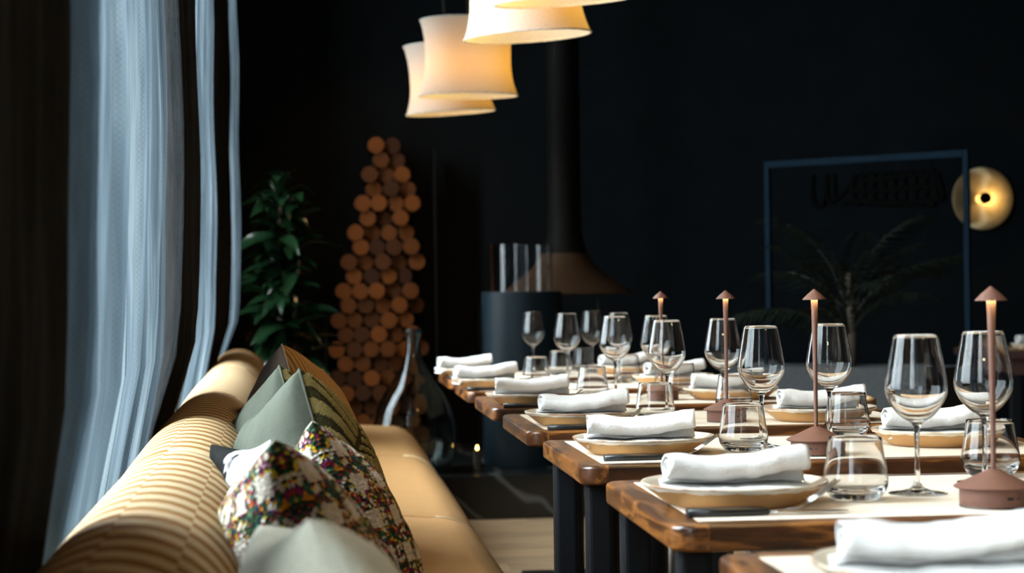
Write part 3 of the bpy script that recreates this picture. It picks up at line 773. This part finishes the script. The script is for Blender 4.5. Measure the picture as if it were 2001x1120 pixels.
# napkin: flat folded layers with a loose roll on top
def make_napkin(variant):
    rr=random.Random(variant+11)
    sec=[]                                     # cross-section polyline (y,z) seen from the end
    hb=.0
    sec+= [(.046,.003),(.030,.0025),(.0,.002),(-.030,.0025),(-.043,.004),(-.047,.009),(-.042,.0135),(-.02,.0120),(.018,.0125),(.036,.013),(.043,.0165),(.038,.0215),(.028,.0205)]
    cz=.0345; cy=-.004 if variant==0 else .004
    n=40; turns=2.05
    for i in range(n):
        f=i/(n-1); a=-PI*.35+2*PI*turns*f; r=(.0285-.0195*f)
        sec.append((cy-r*1.08*math.cos(a+PI)*(-1)*-1, cz+r*.72*math.sin(a)))
    # resample smooth
    sec=smooth_prof(sec,1)
    Ln=.196; nx=26; bm=bmesh.new(); g=[]
    for i in range(nx+1):
        f=i/nx; x=-Ln/2+Ln*f; row=[]
        for j,(yy,z) in enumerate(sec):
            top=j>len(sec)*.27
            q=j/len(sec)
            ex=x*(1+(.02 if not top else -.02)*1) + .004*mnoise.noise(Vector((j*.11,f*2,variant)))*(1 if i in (0,nx) else .4)
            wv=.0042*mnoise.noise(Vector((f*4.0+variant*3,q*3.0,variant)))+.0016*mnoise.noise(Vector((f*14+variant,q*9,2)))
            sag=(.0095*f+.0040*math.cos(2*PI*f+.6*variant)+.001) if top else .0008*math.sin(9*f+variant)
            yy2=yy*(1-.10*f if top else 1)+(.010*math.sin(PI*f*1.2+variant*1.4) if top else 0)
            lim=.0012
            row.append(bm.verts.new((ex,yy2+wv,max(lim,z+sag*(1 if top else .5)+wv*.7))))
        g.append(row)
    for i in range(nx):
        for j in range(len(sec)-1): bm.faces.new((g[i][j],g[i+1][j],g[i+1][j+1],g[i][j+1]))
    o=mk('napkin',bm,'linen'); md=o.modifiers.new('s','SOLIDIFY'); md.thickness=.0024; md.offset=0
    tag(o,'','napkin','linen napkins on the plates'); return o
nap=[make_napkin(0),make_napkin(1)]
# cutlery
def make_knife():
    t=thing('table_knife','','knife',(0,0,0),0,'black handled knives on the bench side')
    bm=bmesh.new()
    secs=[(-.105,.0062,.0042),(-.1045,.0078,.0052),(-.06,.0080,.0055),(-.02,.0074,.0050),(.0,.0060,.0040),(.003,.0045,.003)]
    loft(bm,[[(x,yy,zz+.006) for yy,zz in rrect(-a,a,-b,b,min(a,b)*.6,3)] for x,a,b in secs]); mk('handle',bm,'cutlery_black',t)
    bm=bmesh.new()
    secs=[(.001,.0045,.0016),(.02,.0055,.0010),(.07,.0085,.0007),(.095,.0075,.0006),(.107,.0022,.0005)]
    loft(bm,[[(x,yy-.002*(x>.05),zz+.005) for yy,zz in rrect(-a,a,-b,b,b*.5,2)] for x,a,b in secs]); mk('blade',bm,'steel',t); return t
def make_fork():
    t=thing('table_fork','','fork',(0,0,0),0,'black handled forks on the bench side')
    bm=bmesh.new()
    secs=[(-.105,.0060,.0040),(-.1045,.0076,.0050),(-.06,.0078,.0052),(-.02,.0066,.0046),(-.002,.0048,.0036)]
    loft(bm,[[(x,yy,zz+.0062) for yy,zz in rrect(-a,a,-b,b,min(a,b)*.6,3)] for x,a,b in secs]); mk('handle',bm,'cutlery_black',t)
    bm=bmesh.new()
    def zc(x): return .006+ (-.002 if x<.03 else 0) + (max(0,x-.035)**1.35)*1.45
    secs=[(-.004,.0030,.0020),(.015,.0024,.0018),(.03,.0040,.0013),(.042,.0105,.0009),(.058,.0118,.0009)]
    loft(bm,[[(x,yy,zz+zc(x)) for yy,zz in rrect(-a,a,-b,b,b*.5,2)] for x,a,b in secs])
    for k in range(4):
        y0=-.0096+.0064*k
        loft(bm,[[(x,yy+y0,zz+zc(x)) for yy,zz in rrect(-a,a,-.0008,.0008,.0004,2)] for x,a in ((.056,.0019),(.075,.0017),(.094,.0014),(.100,.0006))])
    mk('tines',bm,'steel',t); return t
knife0=make_knife(); fork0=make_fork()
# table lamp
def make_lamp():
    t=thing('table_lamp','','lamp',(0,0,0),0,'small terracotta lamps on the tables')
    lathe('base',[(0,0),(.0440,0),(.0448,.0012),(.0448,.0245),(.043,.0265),(0,.0265)],'terracotta_paint',t,56,ang=40)
    lathe('foot_ring',[(0,-.0005),(.0450,-.0005),(.0452,.0012),(.0448,.0018),(0,.0018)],'port_black',t,48,ang=40)
    lathe('base_cover',[(0,.0240),(.0500,.0240),(.0522,.0252),(.0524,.0268),(.0500,.0285),(.030,.0375),(.012,.0463),(.006,.0490),(0,.0490)],'terracotta_paint',t,56,ang=60)
    lathe('stem',[(0,.046),(.0034,.046),(.0034,.060),(.0040,.16),(.0052,.245),(.0062,.275),(0,.275)],'terracotta_paint',t,24,ang=60)
    lathe('shade',[(0,.2905),(.0015,.2902),(.004,.288),(.0120,.2815),(.0200,.2735),(.0208,.2722),(.0204,.2714),(.0190,.2722),(.0100,.2768),(0,.2785)],'terracotta_paint',t,40,ang=60)
    lathe('light_disc',[(0,.2742),(.0150,.2742),(.0150,.2756),(0,.2756)],'led',t,32)
    bm=bmesh.new()
    loft(bm,[[(px,y,pz) for px,pz in rrect(-.0048,.0048,.0115,.0150,.0016,3)] for y in (-.0452,-.0435)]); o=mk('charging_port',bm,'port_black',t,False); o.rotation_euler=(0,0,0)
    bm=bmesh.new(); loft(bm,[[(.0115+px,y,pz) for px,pz in rrect(-.0012,.0012,.0120,.0144,.0011,3)] for y in (-.0450,-.042)]); mk('indicator',bm,'port_black',t,False)
    return t
lamp0=make_lamp()
GRP_L=['bench side','aisle side']
def place_tree(src, loc, rz, label):
    if src.name not in used: used.add(src.name); src.location=loc; src.rotation_euler=(0,0,rz); src['label']=label; return src
    return copy_tree(src,loc,rz,label)
S={ # table: plateL, tumbL, wineL, lamp, wineR, tumbR, plateR
 0:dict(pl=(.590,1.760),tu=None,wi=None,la=None,wr=None,tr=None,pr=None),
 1:dict(pl=(.557,2.545),tu=(.727,2.545),wi=(.832,2.600),la=(.881,2.430),wr=(.976,2.728),tr=(1.018,2.820),pr=(1.205,2.62)),
 2:dict(pl=(.574,3.375),tu=(.752,3.353),wi=(.805,3.432),la=(.861,3.258),wr=(.960,3.530),tr=(1.026,3.645),pr=(1.140,3.420)),
 3:dict(pl=(.568,4.135),tu=(.739,4.186),wi=(.792,4.320),la=(.892,4.138),wr=(.945,4.420),tr=(.988,4.505),pr=(1.097,4.125)),
 4:dict(pl=(.552,4.945),tu=(.739,5.174),wi=(.808,5.200),la=(.905,5.020),wr=(.925,5.210),tr=(1.012,5.300),pr=(1.090,5.010)),
 5:dict(pl=(.525,5.880),tu=(.687,6.090),wi=(.785,6.060),la=None,wr=(.945,6.000),tr=(.990,6.120),pr=(1.090,5.850)),
 6:dict(pl=(.530,6.720),tu=(.834,6.640),wi=(.758,6.810),la=None,wr=(.972,6.800),tr=(.960,6.930),pr=(1.090,6.700)),
}
for k in range(7):
    d=S[k]; od=ORD[k]; tb='%s table from the camera'%od if k<6 else 'last table of the row'
    for side,key in ((0,'pl'),(1,'pr')):
        if not d[key]: continue
        x,y=d[key]; sd=GRP_L[side]
        place_tree(plate0,(x,y,TT),rnd.random()*6,'cream glazed clay plate on the %s, %s'%(sd,tb))
        v=(k+side)%2
        place_mesh(nap[v],'nap%d'%v,(x-.006+.010*(k%2)-(.022 if k>4 and side==0 else 0),y-.004,TT+.0105),D([-3,2,-4,5][(k+2*side)%4] if k<5 else [12,16][side]),'rolled white linen napkin on the %s plate, %s'%(sd,tb))
    for key,nm,src,flag,side in (('tu','clear water tumbler',tumb0,'tu',0),('tr','clear water tumbler',tumb0,'tu',1),('wi','clear stemmed wine glass',wine0,'wi',0),('wr','clear stemmed wine glass',wine0,'wi',1)):
        if not d[key]: continue
        place_mesh(src,flag,(d[key][0],d[key][1],TT),rnd.random()*6,'%s of the %s setting, %s'%(nm,GRP_L[side],tb))
    if d['la']: place_tree(lamp0,(*d['la'],TT+.0005),D([-12,8,-30,15,0][k]) ,'small terracotta cone lamp, %s'%tb)
    if k>0:
        x,y=d['pl']; yk=max(TY[k]+.052,y-.148) if k<3 else TY[k]+.06
        if y-yk<.145: yk=min(yk,y-.142)
        yk=max(yk,TY[k]+.012)
        place_tree(knife0,(x+.010,yk,TT-.0012),D(1),'black handled knife before the bench side plate, %s'%tb)
        place_tree(fork0,(x+.012,yk+.0195,TT-.0012),D(4),'black handled fork beside the knife, %s'%tb)

# ------------------------------------------------------------------ pendant lamps
def make_pendant():
    t=thing('pendant_lamp','','pendant lamp',(0,0,0),0,'woven drum pendants over the tables')
    H=.34; R0=.224
    prof=[]
    for i in range(19):
        f=i/18; c=abs(2*f-1)
        r=R0*(.862+.138*c**2.4) if f<.5 else R0*(.862+.095*c**2.4)
        prof.append((r,H*f))
    o=lathe('lamp_shade',prof,'shade',t,72,uv=True)
    bm=bmesh.new(); add_tube(bm,[(R0*math.cos(2*PI*i/48),R0*math.sin(2*PI*i/48),0) for i in range(49)],.0035,6); mk('bottom_ring',bm,'shade_ring',t)
    bm=bmesh.new(); rt=prof[-1][0]; add_tube(bm,[(rt*math.cos(2*PI*i/48),rt*math.sin(2*PI*i/48),H) for i in range(49)],.0035,6); mk('top_ring',bm,'shade_ring',t)
    bm=bmesh.new(); bmesh.ops.create_uvsphere(bm,u_segments=16,v_segments=10,radius=.04)
    for v in bm.verts: v.co.z+=.17
    mk('bulb',bm,'bulb',t)
    lathe('socket',[(0,.205),(.02,.205),(.02,.27),(0,.27)],'black_metal',t,16,ang=40)
    bm=bmesh.new()
    for k in range(3):
        a=2*PI*k/3; add_tube(bm,[(0,0,.265),(rt*math.cos(a),rt*math.sin(a),H-.002)],.003,6)
    mk('spider',bm,'black_metal',t)
    return t
M['shade_ring']=simple('shade_ring',(.42,.38,.33),.9)
pen0=make_pendant()
PEN=[((.655,9.46,1.953),-3.3,'farthest woven drum pendant lamp, partly behind the next one'),((.672,8.54,1.94),0,'fully visible woven drum pendant lamp, second from the back of the row'),((.731,6.61,1.945),-3.4,'woven drum pendant lamp cut by the top edge, over the far tables'),((.785,6.02,1.978),-3.5,'closest woven drum pendant lamp, only its lower rim showing')]
PEN+=[((.84,4.75,1.98),-2,'woven drum pendant lamp above the fourth table, out of the picture'),((.85,3.80,1.98),2,'woven drum pendant lamp above the third table, out of the picture'),((.85,2.85,1.98),-1,'woven drum pendant lamp above the second table, out of the picture'),((.85,1.90,1.98),1,'woven drum pendant lamp above the first table, out of the picture')]
for i,(p,tl,lab) in enumerate(PEN):
    o=place_tree(pen0,p,0,lab); o.rotation_euler=(D(2 if i!=3 else 4),D(tl),0)
    c=tube('cord',[(0,0,.26),(0,0,RH-p[2]-.005)],.003,'cord',o,6); c.rotation_euler=(0,0,0)
    ld=bpy.data.lights.new('pendant_light','POINT'); ld.energy=6.5; ld.color=(1,.66,.27); ld.shadow_soft_size=.045
    lo=bpy.data.objects.new('pendant_light',ld); COL.objects.link(lo); lo.location=(p[0],p[1],p[2]+.12)

# ------------------------------------------------------------------ fireplace corner
pl_bm=bmesh.new()
loft(pl_bm,[[(x,y,z) for x,y in rrect(.42,1.95,8.72,10.7,.05,4)] for z in (0,.195,.20)]); hearth=sharp(mk('hearth_slab',pl_bm,'marble'),30); hearth.rotation_euler=(0,0,D(1.2)); hearth.location=(.18,-.02,0)
tag(hearth,'low black marble hearth slab with white veins behind the bench','hearth')
cyl=thing('gas_column','dark blue grey cylinder with a clear glass chimney standing on the hearth','stove',(.985,9.32,.20))
lathe('body',[(0,0),(.197,0),(.2,.003),(.2,.848),(.197,.852),(.16,.852),(.16,.845),(0,.845)],'slate_metal' if False else 'cyl_paint' if False else 'black_metal',cyl,72,ang=30)
M['cyl_paint']=simple('cyl_paint',(.004,.012,.018),.5,nscale=150,bumpst=.03,spec=.22)
cyl.children[0].data.materials[0]=M['cyl_paint']
lathe('glass_chimney',[(.152,.846),(.152,1.085),(.147,1.085),(.147,.846)],'glass',cyl,64,closed=True,ang=30)
stv=thing('hanging_fireplace','tall black flue flaring into a round fireplace hood above the hearth','fireplace',(1.285,9.95,0))
hp=[(.088,4.19),(.088,1.50),(.090,1.40),(.098,1.32),(.118,1.25)]
lathe('flue',hp,'hood_metal' if False else 'black_metal',stv,64,ang=50)
hp=[(.118,1.25),(.155,1.19),(.215,1.135),(.29,1.085),(.355,1.045),(.362,1.037),(.355,1.033),(.20,1.06),(.05,1.07),(0,1.07)]
M['hood_metal']=simple('hood_metal',(.0045,.0045,.0045),.6,nscale=80,bumpst=.03,spec=.06)
stv.children[0].data.materials[0]=M['hood_metal']
M['hood_warm_lit']=simple('hood_warm_lit',(.035,.019,.010),.6,nscale=80,bumpst=.03,spec=.15)  # brown of the flare is warm glow put into the colour
lathe('hood',hp,'hood_warm_lit',stv,72,ang=50)
lathe('fire_bowl',[(0,.40),(.12,.41),(.27,.47),(.36,.56),(.365,.575),(.35,.57),(.25,.50),(0,.46)],'black_metal',stv,64,ang=50,)
for k in range(3):
    a=2*PI*k/3+.9; tube('strut',[(.345*math.cos(a),.345*math.sin(a),.56),(.345*math.cos(a),.345*math.sin(a),1.045)],.008,'black_metal',stv,8)
lathe('pedestal',[(0,.20),(.20,.20),(.20,.215),(.07,.23),(.06,.40),(0,.41)],'black_metal',stv,40,ang=40)
# demijohn
dj=[(0,.0),(.13,.0),(.160,.010),(.185,.05),(.197,.13),(.198,.21),(.185,.29),(.155,.365),(.11,.43),(.072,.49),(.046,.545),(.034,.60),(.031,.655),(.034,.668),(.040,.674),(.040,.690),(.036,.695)]
dji=[(.028,.695),(.026,.66),(.030,.60),(.041,.546),(.067,.492),(.106,.432),(.150,.366),(.180,.29),(.193,.21),(.192,.13),(.18,.055),(.155,.018),(0,.012)]
dem=lathe('glass_demijohn',[(r*1.0,z*.98) for r,z in smooth_prof(dj)+smooth_prof(dji)],'smoke_glass',None,64,loc=(.432,9.05,.20)); tag(dem,'large smoky glass demijohn with a narrow neck behind the bench','bottle')
# tealight glow on the hearth
def candle(x,y,z,label,h=.088):
    t=thing('tealight_candle',label,'candle',(x,y,z),0,'small candles on the hearth')
    lathe('wax',[(0,0),(.02,0),(.02,h),(.004,h-.003),(0,h-.003)],'wax',t,20,ang=40)
    lathe('flame',[(0,h+.002),(.005,h+.006),(.0058,h+.011),(.0032,h+.019),(0,h+.027)],'flame',t,14)
    return t
candle(.735,9.10,.20,'small lit candle standing on the black hearth beside the grey cylinder')
tb=lathe('slim_glass_tube',[(0,0),(.035,0),(.035,.006),(.010,.010),(.009,.78),(.0065,.78),(.0065,.02),(0,.02)],'glass',None,20,loc=(.755,9.28,.20)); tag(tb,'slim clear glass tube standing beside the grey cylinder','candle holder')

# ------------------------------------------------------------------ log stack
def make_log():
    t=thing('firewood_log','','log',(0,0,0),0,'round firewood logs in the tall stack')
    bm=bmesh.new(); add_lathe_y(bm,.0478,.33); mk('bark',bm,'bark',t)
    bm=bmesh.new(); n=16
    c=bm.verts.new((0,-.168,0)); rg=[bm.verts.new((.0476*math.cos(2*PI*i/n),-.1655,.0476*math.sin(2*PI*i/n))) for i in range(n)]
    rg2=[bm.verts.new((.0477*math.cos(2*PI*i/n),-.160,.0477*math.sin(2*PI*i/n))) for i in range(n)]
    for i in range(n): bm.faces.new((c,rg[(i+1)%n],rg[i])); bm.faces.new((rg[i],rg[(i+1)%n],rg2[(i+1)%n],rg2[i]))
    bmesh.ops.recalc_face_normals(bm,faces=bm.faces); sharp(mk('cut_end',bm,'log_end',t),25); return t
def add_lathe_y(bm,r,l,n=16):
    A=[bm.verts.new((r*math.cos(2*PI*i/n),-l/2,r*math.sin(2*PI*i/n))) for i in range(n)]
    B=[bm.verts.new((r*math.cos(2*PI*i/n),l/2,r*math.sin(2*PI*i/n))) for i in range(n)]
    for i in range(n): bm.faces.new((A[i],A[(i+1)%n],B[(i+1)%n],B[i]))
    bm.faces.new(B); bmesh.ops.recalc_face_normals(bm,faces=bm.faces)
log0=make_log()
NUM=['first','second','third','fourth','fifth','sixth','seventh','eighth','ninth','tenth','eleventh','twelfth','thirteenth','fourteenth','fifteenth','sixteenth','seventeenth','eighteenth','nineteenth','twentieth','twenty-first','twenty-second','twenty-third','twenty-fourth','twenty-fifth']
zs=[]; z=.055
rows=[]
i=0
while z<1.93:
    f=(z-.05)/1.88
    xl=.085+ (0 if f<.42 else ((f-.42)/.58)**1.15*.245); xr=.595-.085*f
    if f>.96: xr=.42
    x=xl+(.048 if i%2 else 0); rw=[]
    while x<xr+.01: rw.append((x,z)); x+=.097
    rows.append(rw); z+=.0845; i+=1
rows=rows[::-1]
for ri,rw in enumerate(rows):
    for ci,(x,z) in enumerate(rw):
        lab='%s log from the curtain side, %s row from the top of the firewood stack'%(NUM[ci],NUM[ri])
        o=place_tree(log0,(x+rnd.uniform(-.004,.004),11.2+rnd.uniform(-.07,.05),z+rnd.uniform(-.002,.002)),0,lab)
        o.rotation_euler=(0,rnd.random()*6,0)
rk=thing('log_rack','thin black metal rack holding the tall firewood stack','rack',(0,0,0))
box('base_rail',.02,.66,11.05,11.38,0,.006,'black_metal',rk)
box('side_post',.66,.675,11.1,11.36,0,1.9,'black_metal',rk)
box('side_post',.012,.026,11.1,11.36,0,.9,'black_metal',rk)

# ------------------------------------------------------------------ plants
def leaf_mesh(name, Ln, Wd, droop, material, parent, n=9):
    bm=bmesh.new(); rows=[]
    for i in range(n+1):
        f=i/n; wd=Wd*math.sin(PI*min(1,f*.93+.05))**.8*(1-.25*f)
        x=Ln*f*(1-.18*droop*f); z=.10*Ln*math.sin(PI*f*.6)-droop*Ln*f*f*.75
        if i==n: wd=.0008
        rows.append([bm.verts.new((x,-wd,z+wd*.35)),bm.verts.new((x,-wd*.5,z+wd*.08)),bm.verts.new((x,0,z)),bm.verts.new((x,wd*.5,z+wd*.08)),bm.verts.new((x,wd,z+wd*.35))])
    for a,b in zip(rows,rows[1:]):
        for k in range(4): bm.faces.new((a[k],a[k+1],b[k+1],b[k]))
    o=mk(name,bm,material,parent); return o
pt=thing('leafy_plant','dark green broad leaved plant growing beside the last sheer curtain','plant',(-.21,9.75,0))
lathe('pot',[(0,0),(.15,0),(.19,.30),(.20,.34),(.185,.34),(.17,.31),(0,.31)],'pot_grey',pt,32,ang=40)
tube('stem',[(0,0,.3),(.02,.01,.7),(-.02,0,1.1),(.01,.02,1.55)],[.02,.016,.013,.008],'stem_wood',pt)
tube('stem',[(.05,.03,.3),(.09,.0,.6),(.07,.03,.95),(.1,.0,1.25)],[.018,.014,.011,.006],'stem_wood',pt)
lv=[leaf_mesh('leaf',.26,.052,.75,'leaf',pt),leaf_mesh('leaf',.22,.046,1.05,'leaf',pt),leaf_mesh('leaf',.29,.046,.45,'leaf',pt)]
r2=random.Random(3)
for i in range(180):
    src=lv[i%3]; o=src if i<3 else src.copy()
    if i>=3: COL.objects.link(o); o.parent=pt
    h=.62+1.0*(i/180)+r2.uniform(-.05,.05); a=r2.uniform(0,2*PI)
    o.location=(.02+r2.uniform(-.05,.05),r2.uniform(-.04,.04),h); o.rotation_euler=(r2.uniform(-.5,.5),r2.uniform(-.75,.35),a)
    s=r2.uniform(.75,1.15)*(1 if h<1.35 else .8); o.scale=(s,s,s)
# planter with palm
plt=thing('planter_box','low grey box planter under the palm and metal frame','planter',(2.50,9.0,0),D(-42))
bm=bmesh.new(); a=.56; b=.17
loft(bm,[[(x,y,z) for x,y in rrect(-a,a,-b,b,.012,2)] for z in (0,.67)],True,False)
loft(bm,[[(x,y,z) for x,y in rrect(-a+.02,a-.02,-b+.02,b-.02,.008,2)] for z in (.60,.67)],True,False)
o1=[(x,y,.67) for x,y in rrect(-a,a,-b,b,.012,2)]; o2=[(x,y,.67) for x,y in rrect(-a+.02,a-.02,-b+.02,b-.02,.008,2)]
va=[bm.verts.new(p) for p in o1]; vb=[bm.verts.new(p) for p in o2]
for i in range(len(va)): j=(i+1)%len(va); bm.faces.new((va[i],va[j],vb[j],vb[i]))
bmesh.ops.remove_doubles(bm,verts=bm.verts,dist=1e-5); bmesh.ops.recalc_face_normals(bm,faces=bm.faces)
mk('box',bm,'pot_grey',plt,False); box('soil',-a+.021,a-.021,-b+.021,b-.021,.58,.64,'soil',plt)
palm=thing('potted_palm','dark fan leaved palm rising from the grey planter inside the metal frame','palm',(2.56,9.02,.64))
def frond(seed):
    r=random.Random(seed); bm=bmesh.new(); Ln=.62; pts=[]
    for i in range(11):
        f=i/10; pts.append(Vector((Ln*f*.92,0,Ln*(.62*f-.52*f*f))))
    add_tube(bm,pts,[.006-.0045*i/10 for i in range(11)],5)
    for i in range(2,11):
        for k in (-1,1):
            for q in (0,.5):
                f=min(1,(i-1+q)/10); p=pts[min(10,i-1)].lerp(pts[min(10,i)],q) if i<=10 else pts[10]
                l=.24*(1-.45*f)*(1 if f>.15 else .6); w=.011
                d=Vector((.62,k*.72,-.12-.25*f+r.uniform(-.08,.08))).normalized()
                s=d.cross(Vector((0,0,1))).normalized()*w
                m1=p+d*l*.45+Vector((0,0,.012)); e=p+d*l+Vector((0,0,-.03))
                v=[bm.verts.new(p),bm.verts.new(m1+s),bm.verts.new(e),bm.verts.new(m1-s),bm.verts.new(m1+Vector((0,0,-.004)))]
                bm.faces.new((v[0],v[1],v[4])); bm.faces.new((v[1],v[2],v[4])); bm.faces.new((v[2],v[3],v[4])); bm.faces.new((v[3],v[0],v[4]))
    return mk('frond',bm,'palm',palm)
fr=[frond(1),frond(2),frond(3)]
for i in range(20):
    o=fr[i] if i<3 else fr[i%3].copy()
    if i>=3: COL.objects.link(o); o.parent=palm
    a=2*PI*(i*.382)%(2*PI); up=r2.uniform(-.85,-.05); o.rotation_euler=(0,up,a); o.location=(.02*math.cos(a),.02*math.sin(a),.12+.33*r2.random()); s=r2.uniform(.75,1.05); o.scale=(s,s,s)
tube('trunk',[(0,0,-.04),(.01,0,.2),(0,.01,.48)],[.03,.024,.018],'stem_wood',palm)

# ------------------------------------------------------------------ metal frame with hanging lettering
FA=Vector((2.185,9.12,0)); FB=Vector((2.945,8.42,0)); fd=(FB-FA); fl_=fd.length; fa=math.atan2(fd.y,fd.x)
frm=thing('metal_frame','tall slim dark blue metal frame standing around the palm','frame',FA,fa)
pr=.013
box('post',-pr,pr,-pr,pr,0,1.672,'frame_metal',frm,.002); box('post',fl_-pr,fl_+pr,-pr,pr,0,1.672,'frame_metal',frm,.002)
box('top_rail',pr,fl_-pr,-.014,.014,1.640,1.672,'frame_metal',frm,.002)
# black script strokes hung under the rail
sg=thing('script_sign','black script lettering hanging under the top rail of the metal frame','sign',FA+fd*.0+Vector((0,0,0)),fa)
def stroke(pts,r=.017):
    P=[]
    pts=[Vector((p[0],0,p[1])) for p in pts]
    for i in range(len(pts)-1):
        p0=pts[max(i-1,0)];p1=pts[i];p2=pts[i+1];p3=pts[min(i+2,len(pts)-1)]
        for q in range(6):
            t=q/6; P.append(.5*((2*p1)+(p2-p0)*t+(2*p0-5*p1+4*p2-p3)*t*t+(3*p1-p0-3*p2+p3)*t**3))
    P.append(pts[-1]); tube('letter',P,r,'matt_black',sg,8)
def sgx(px): return (px-1500)/392*fl_
def sgz(py,px): return 1.656-((py-(322-25*(px-1497)/393))*.00232)
def st(pp,r=.017): stroke([(sgx(a),sgz(b,a)) for a,b in pp],r)
st([(1594,342),(1592,375),(1596,398),(1607,407),(1618,398),(1622,370),(1622,342)])
st([(1620,372),(1626,392),(1634,396),(1638,375),(1637,340)],.014)
st([(1634,396),(1650,385),(1668,365),(1680,345)],.014)
for (x0) in range(0,8):
    x=1680+x0*20
    st([(x,340-x0*1.2),(x-6,372),(x+2,398),(x+14,394),(x+17,366),(x+10,338-x0*1.2)],.016)
st([(1655,398),(1700,396),(1740,400),(1790,396),(1845,388),(1848,375),(1838,335)],.016)
st([(1684,352),(1730,350),(1780,342),(1830,336)],.015)
st([(1672,372),(1720,374),(1780,368),(1840,362)],.017)
for px in (1700,1740,1790,1830): tube('hanger',[(sgx(px),0,sgz(336,px)),(sgx(px),0,1.64)],.002,'matt_black',sg,5)

# ------------------------------------------------------------------ wall sconce
scn=thing('wall_sconce','round brushed brass disc wall light with a black centre knob','wall lamp',(4.108,11.5,1.595))
o=lathe('disc',[(0,.030),(.06,.031),(.14,.037),(.192,.046),(.196,.050),(.192,.052),(.14,.043),(.06,.037),(0,.036)],'brushed_brass',scn,80); o.rotation_euler=(PI/2,0,0)
o=lathe('wall_plate',[(0,.0),(.07,.0),(.07,.031),(0,.031)],'black_metal',scn,32,ang=40); o.rotation_euler=(PI/2,0,0)
o=lathe('centre_knob',[(0,.034),(.012,.034),(.012,.085),(.036,.088),(.037,.092),(.036,.110),(.034,.112),(0,.112)],'matt_black',scn,32,ang=40); o.rotation_euler=(PI/2,0,0)
o=lathe('light_ring',[(.0125,.066),(.020,.066),(.020,.082),(.0125,.082)],'bulb',scn,24,closed=True); o.rotation_euler=(PI/2,0,0)
ld=bpy.data.lights.new('sconce_light','POINT'); ld.energy=3.2; ld.color=(1,.66,.26); ld.shadow_soft_size=.012
lo=bpy.data.objects.new('sconce_light',ld); COL.objects.link(lo); lo.location=(4.108+.052,11.5-.085,1.593)
# unseen spotlight, added to warm the firewood
spo=thing('added_spotlight','added unseen ceiling spotlight that brightens the firewood','spotlight',(.55,9.9,RH))
lathe('can',[(0,0),(.045,0),(.045,-.12),(.038,-.12),(.036,-.02),(0,-.02)],'black_metal',spo,24,ang=40)
ld=bpy.data.lights.new('added_spot_light','SPOT'); ld.energy=46; ld.color=(1,.50,.18); ld.spot_size=D(52); ld.spot_blend=.6; ld.shadow_soft_size=.03
lo=bpy.data.objects.new('added_spot_light',ld); COL.objects.link(lo); lo.location=(.55,9.9,RH-.13)
lo.rotation_euler=(Vector((.35,11.1,.85))-lo.location).to_track_quat('-Z','Y').to_euler()

# ------------------------------------------------------------------ chairs
def make_chair():
    t=thing('dining_chair','','chair',(0,0,0),0,'wooden chairs on the aisle side of the tables')
    # faces -x (towards the table); origin at the middle of the seat on the floor
    for (x,y,sx,sy) in ((-.20,-.24,-.03,-.02),(-.20,.24,-.03,.02),(.20,-.22,.05,-.03),(.20,.22,.05,.03)):
        tube('leg',[(x,y,.43),(x+sx,y+sy,0)],[.018,.011],'chair_brown',t,12)
    bm=bmesh.new(); loft(bm,[[(x,y,z) for x,y in rrect(-.24+d,.23-d,-.26+d,.26-d,.08,5)] for d,z in ((.02,.42),(0,.43),(0,.455),(.015,.468))]); mk('seat',bm,'chair_brown',t)
    bm=bmesh.new(); loops=[]
    for i in range(17):
        a=-1.02+2.04*i/16; cx=.02+.27*math.cos(a); cy=.315*math.sin(a); h=.020+.055*max(0,math.cos(a))
        nx,ny=math.cos(a),math.sin(a); th=.011
        lp=[]
        for (q,z) in ((-th,.745-h),(th,.745-h),(th*1.2,.742),(0,.747),(-th*1.2,.742)): lp.append((cx+nx*q,cy+ny*q,z))
        loops.append(lp)
    loft(bm,loops); mk('backrest',bm,'chair_tan',t)
    for a in (-.98,-.35,.35,.98):
        tube('spindle',[(.02+.22*math.cos(a),.23*math.sin(a),.45),(.02+.268*math.cos(a),.312*math.sin(a),.69)],.011,'chair_brown',t,10)
    return t
ch0=make_chair()
place_tree(ch0,(1.20,5.10,0),0,'wooden chair with a curved tan backrest pulled up to the fifth table')
place_tree(ch0,(1.24,4.30,0),0,'wooden chair on the aisle side of the fourth table, brown legs showing')
# far side table
M['table_red']=simple('table_red',(.055,.024,.020),.45,nscale=25)
ft=thing('side_table','dark red brown table at the edge of the room by the brass wall light','table',(3.07,8.30,0))
box('table_top',0,.9,0,.7,.715,.75,'table_red',ft,.006); box('apron',.05,.85,.05,.65,.64,.715,'table_red',ft)
for x in (.05,.81):
    for y in (.05,.61): box('leg',x,x+.04,y,y+.04,0,.64,'black_metal',ft)
place_tree(plate0,(3.26,8.38,.7505),1,'plate with a folded napkin on the dark red brown side table')
place_mesh(nap[0],'nap0',(3.25,8.38,.761),D(8),'white napkin on the plate of the dark red brown side table')
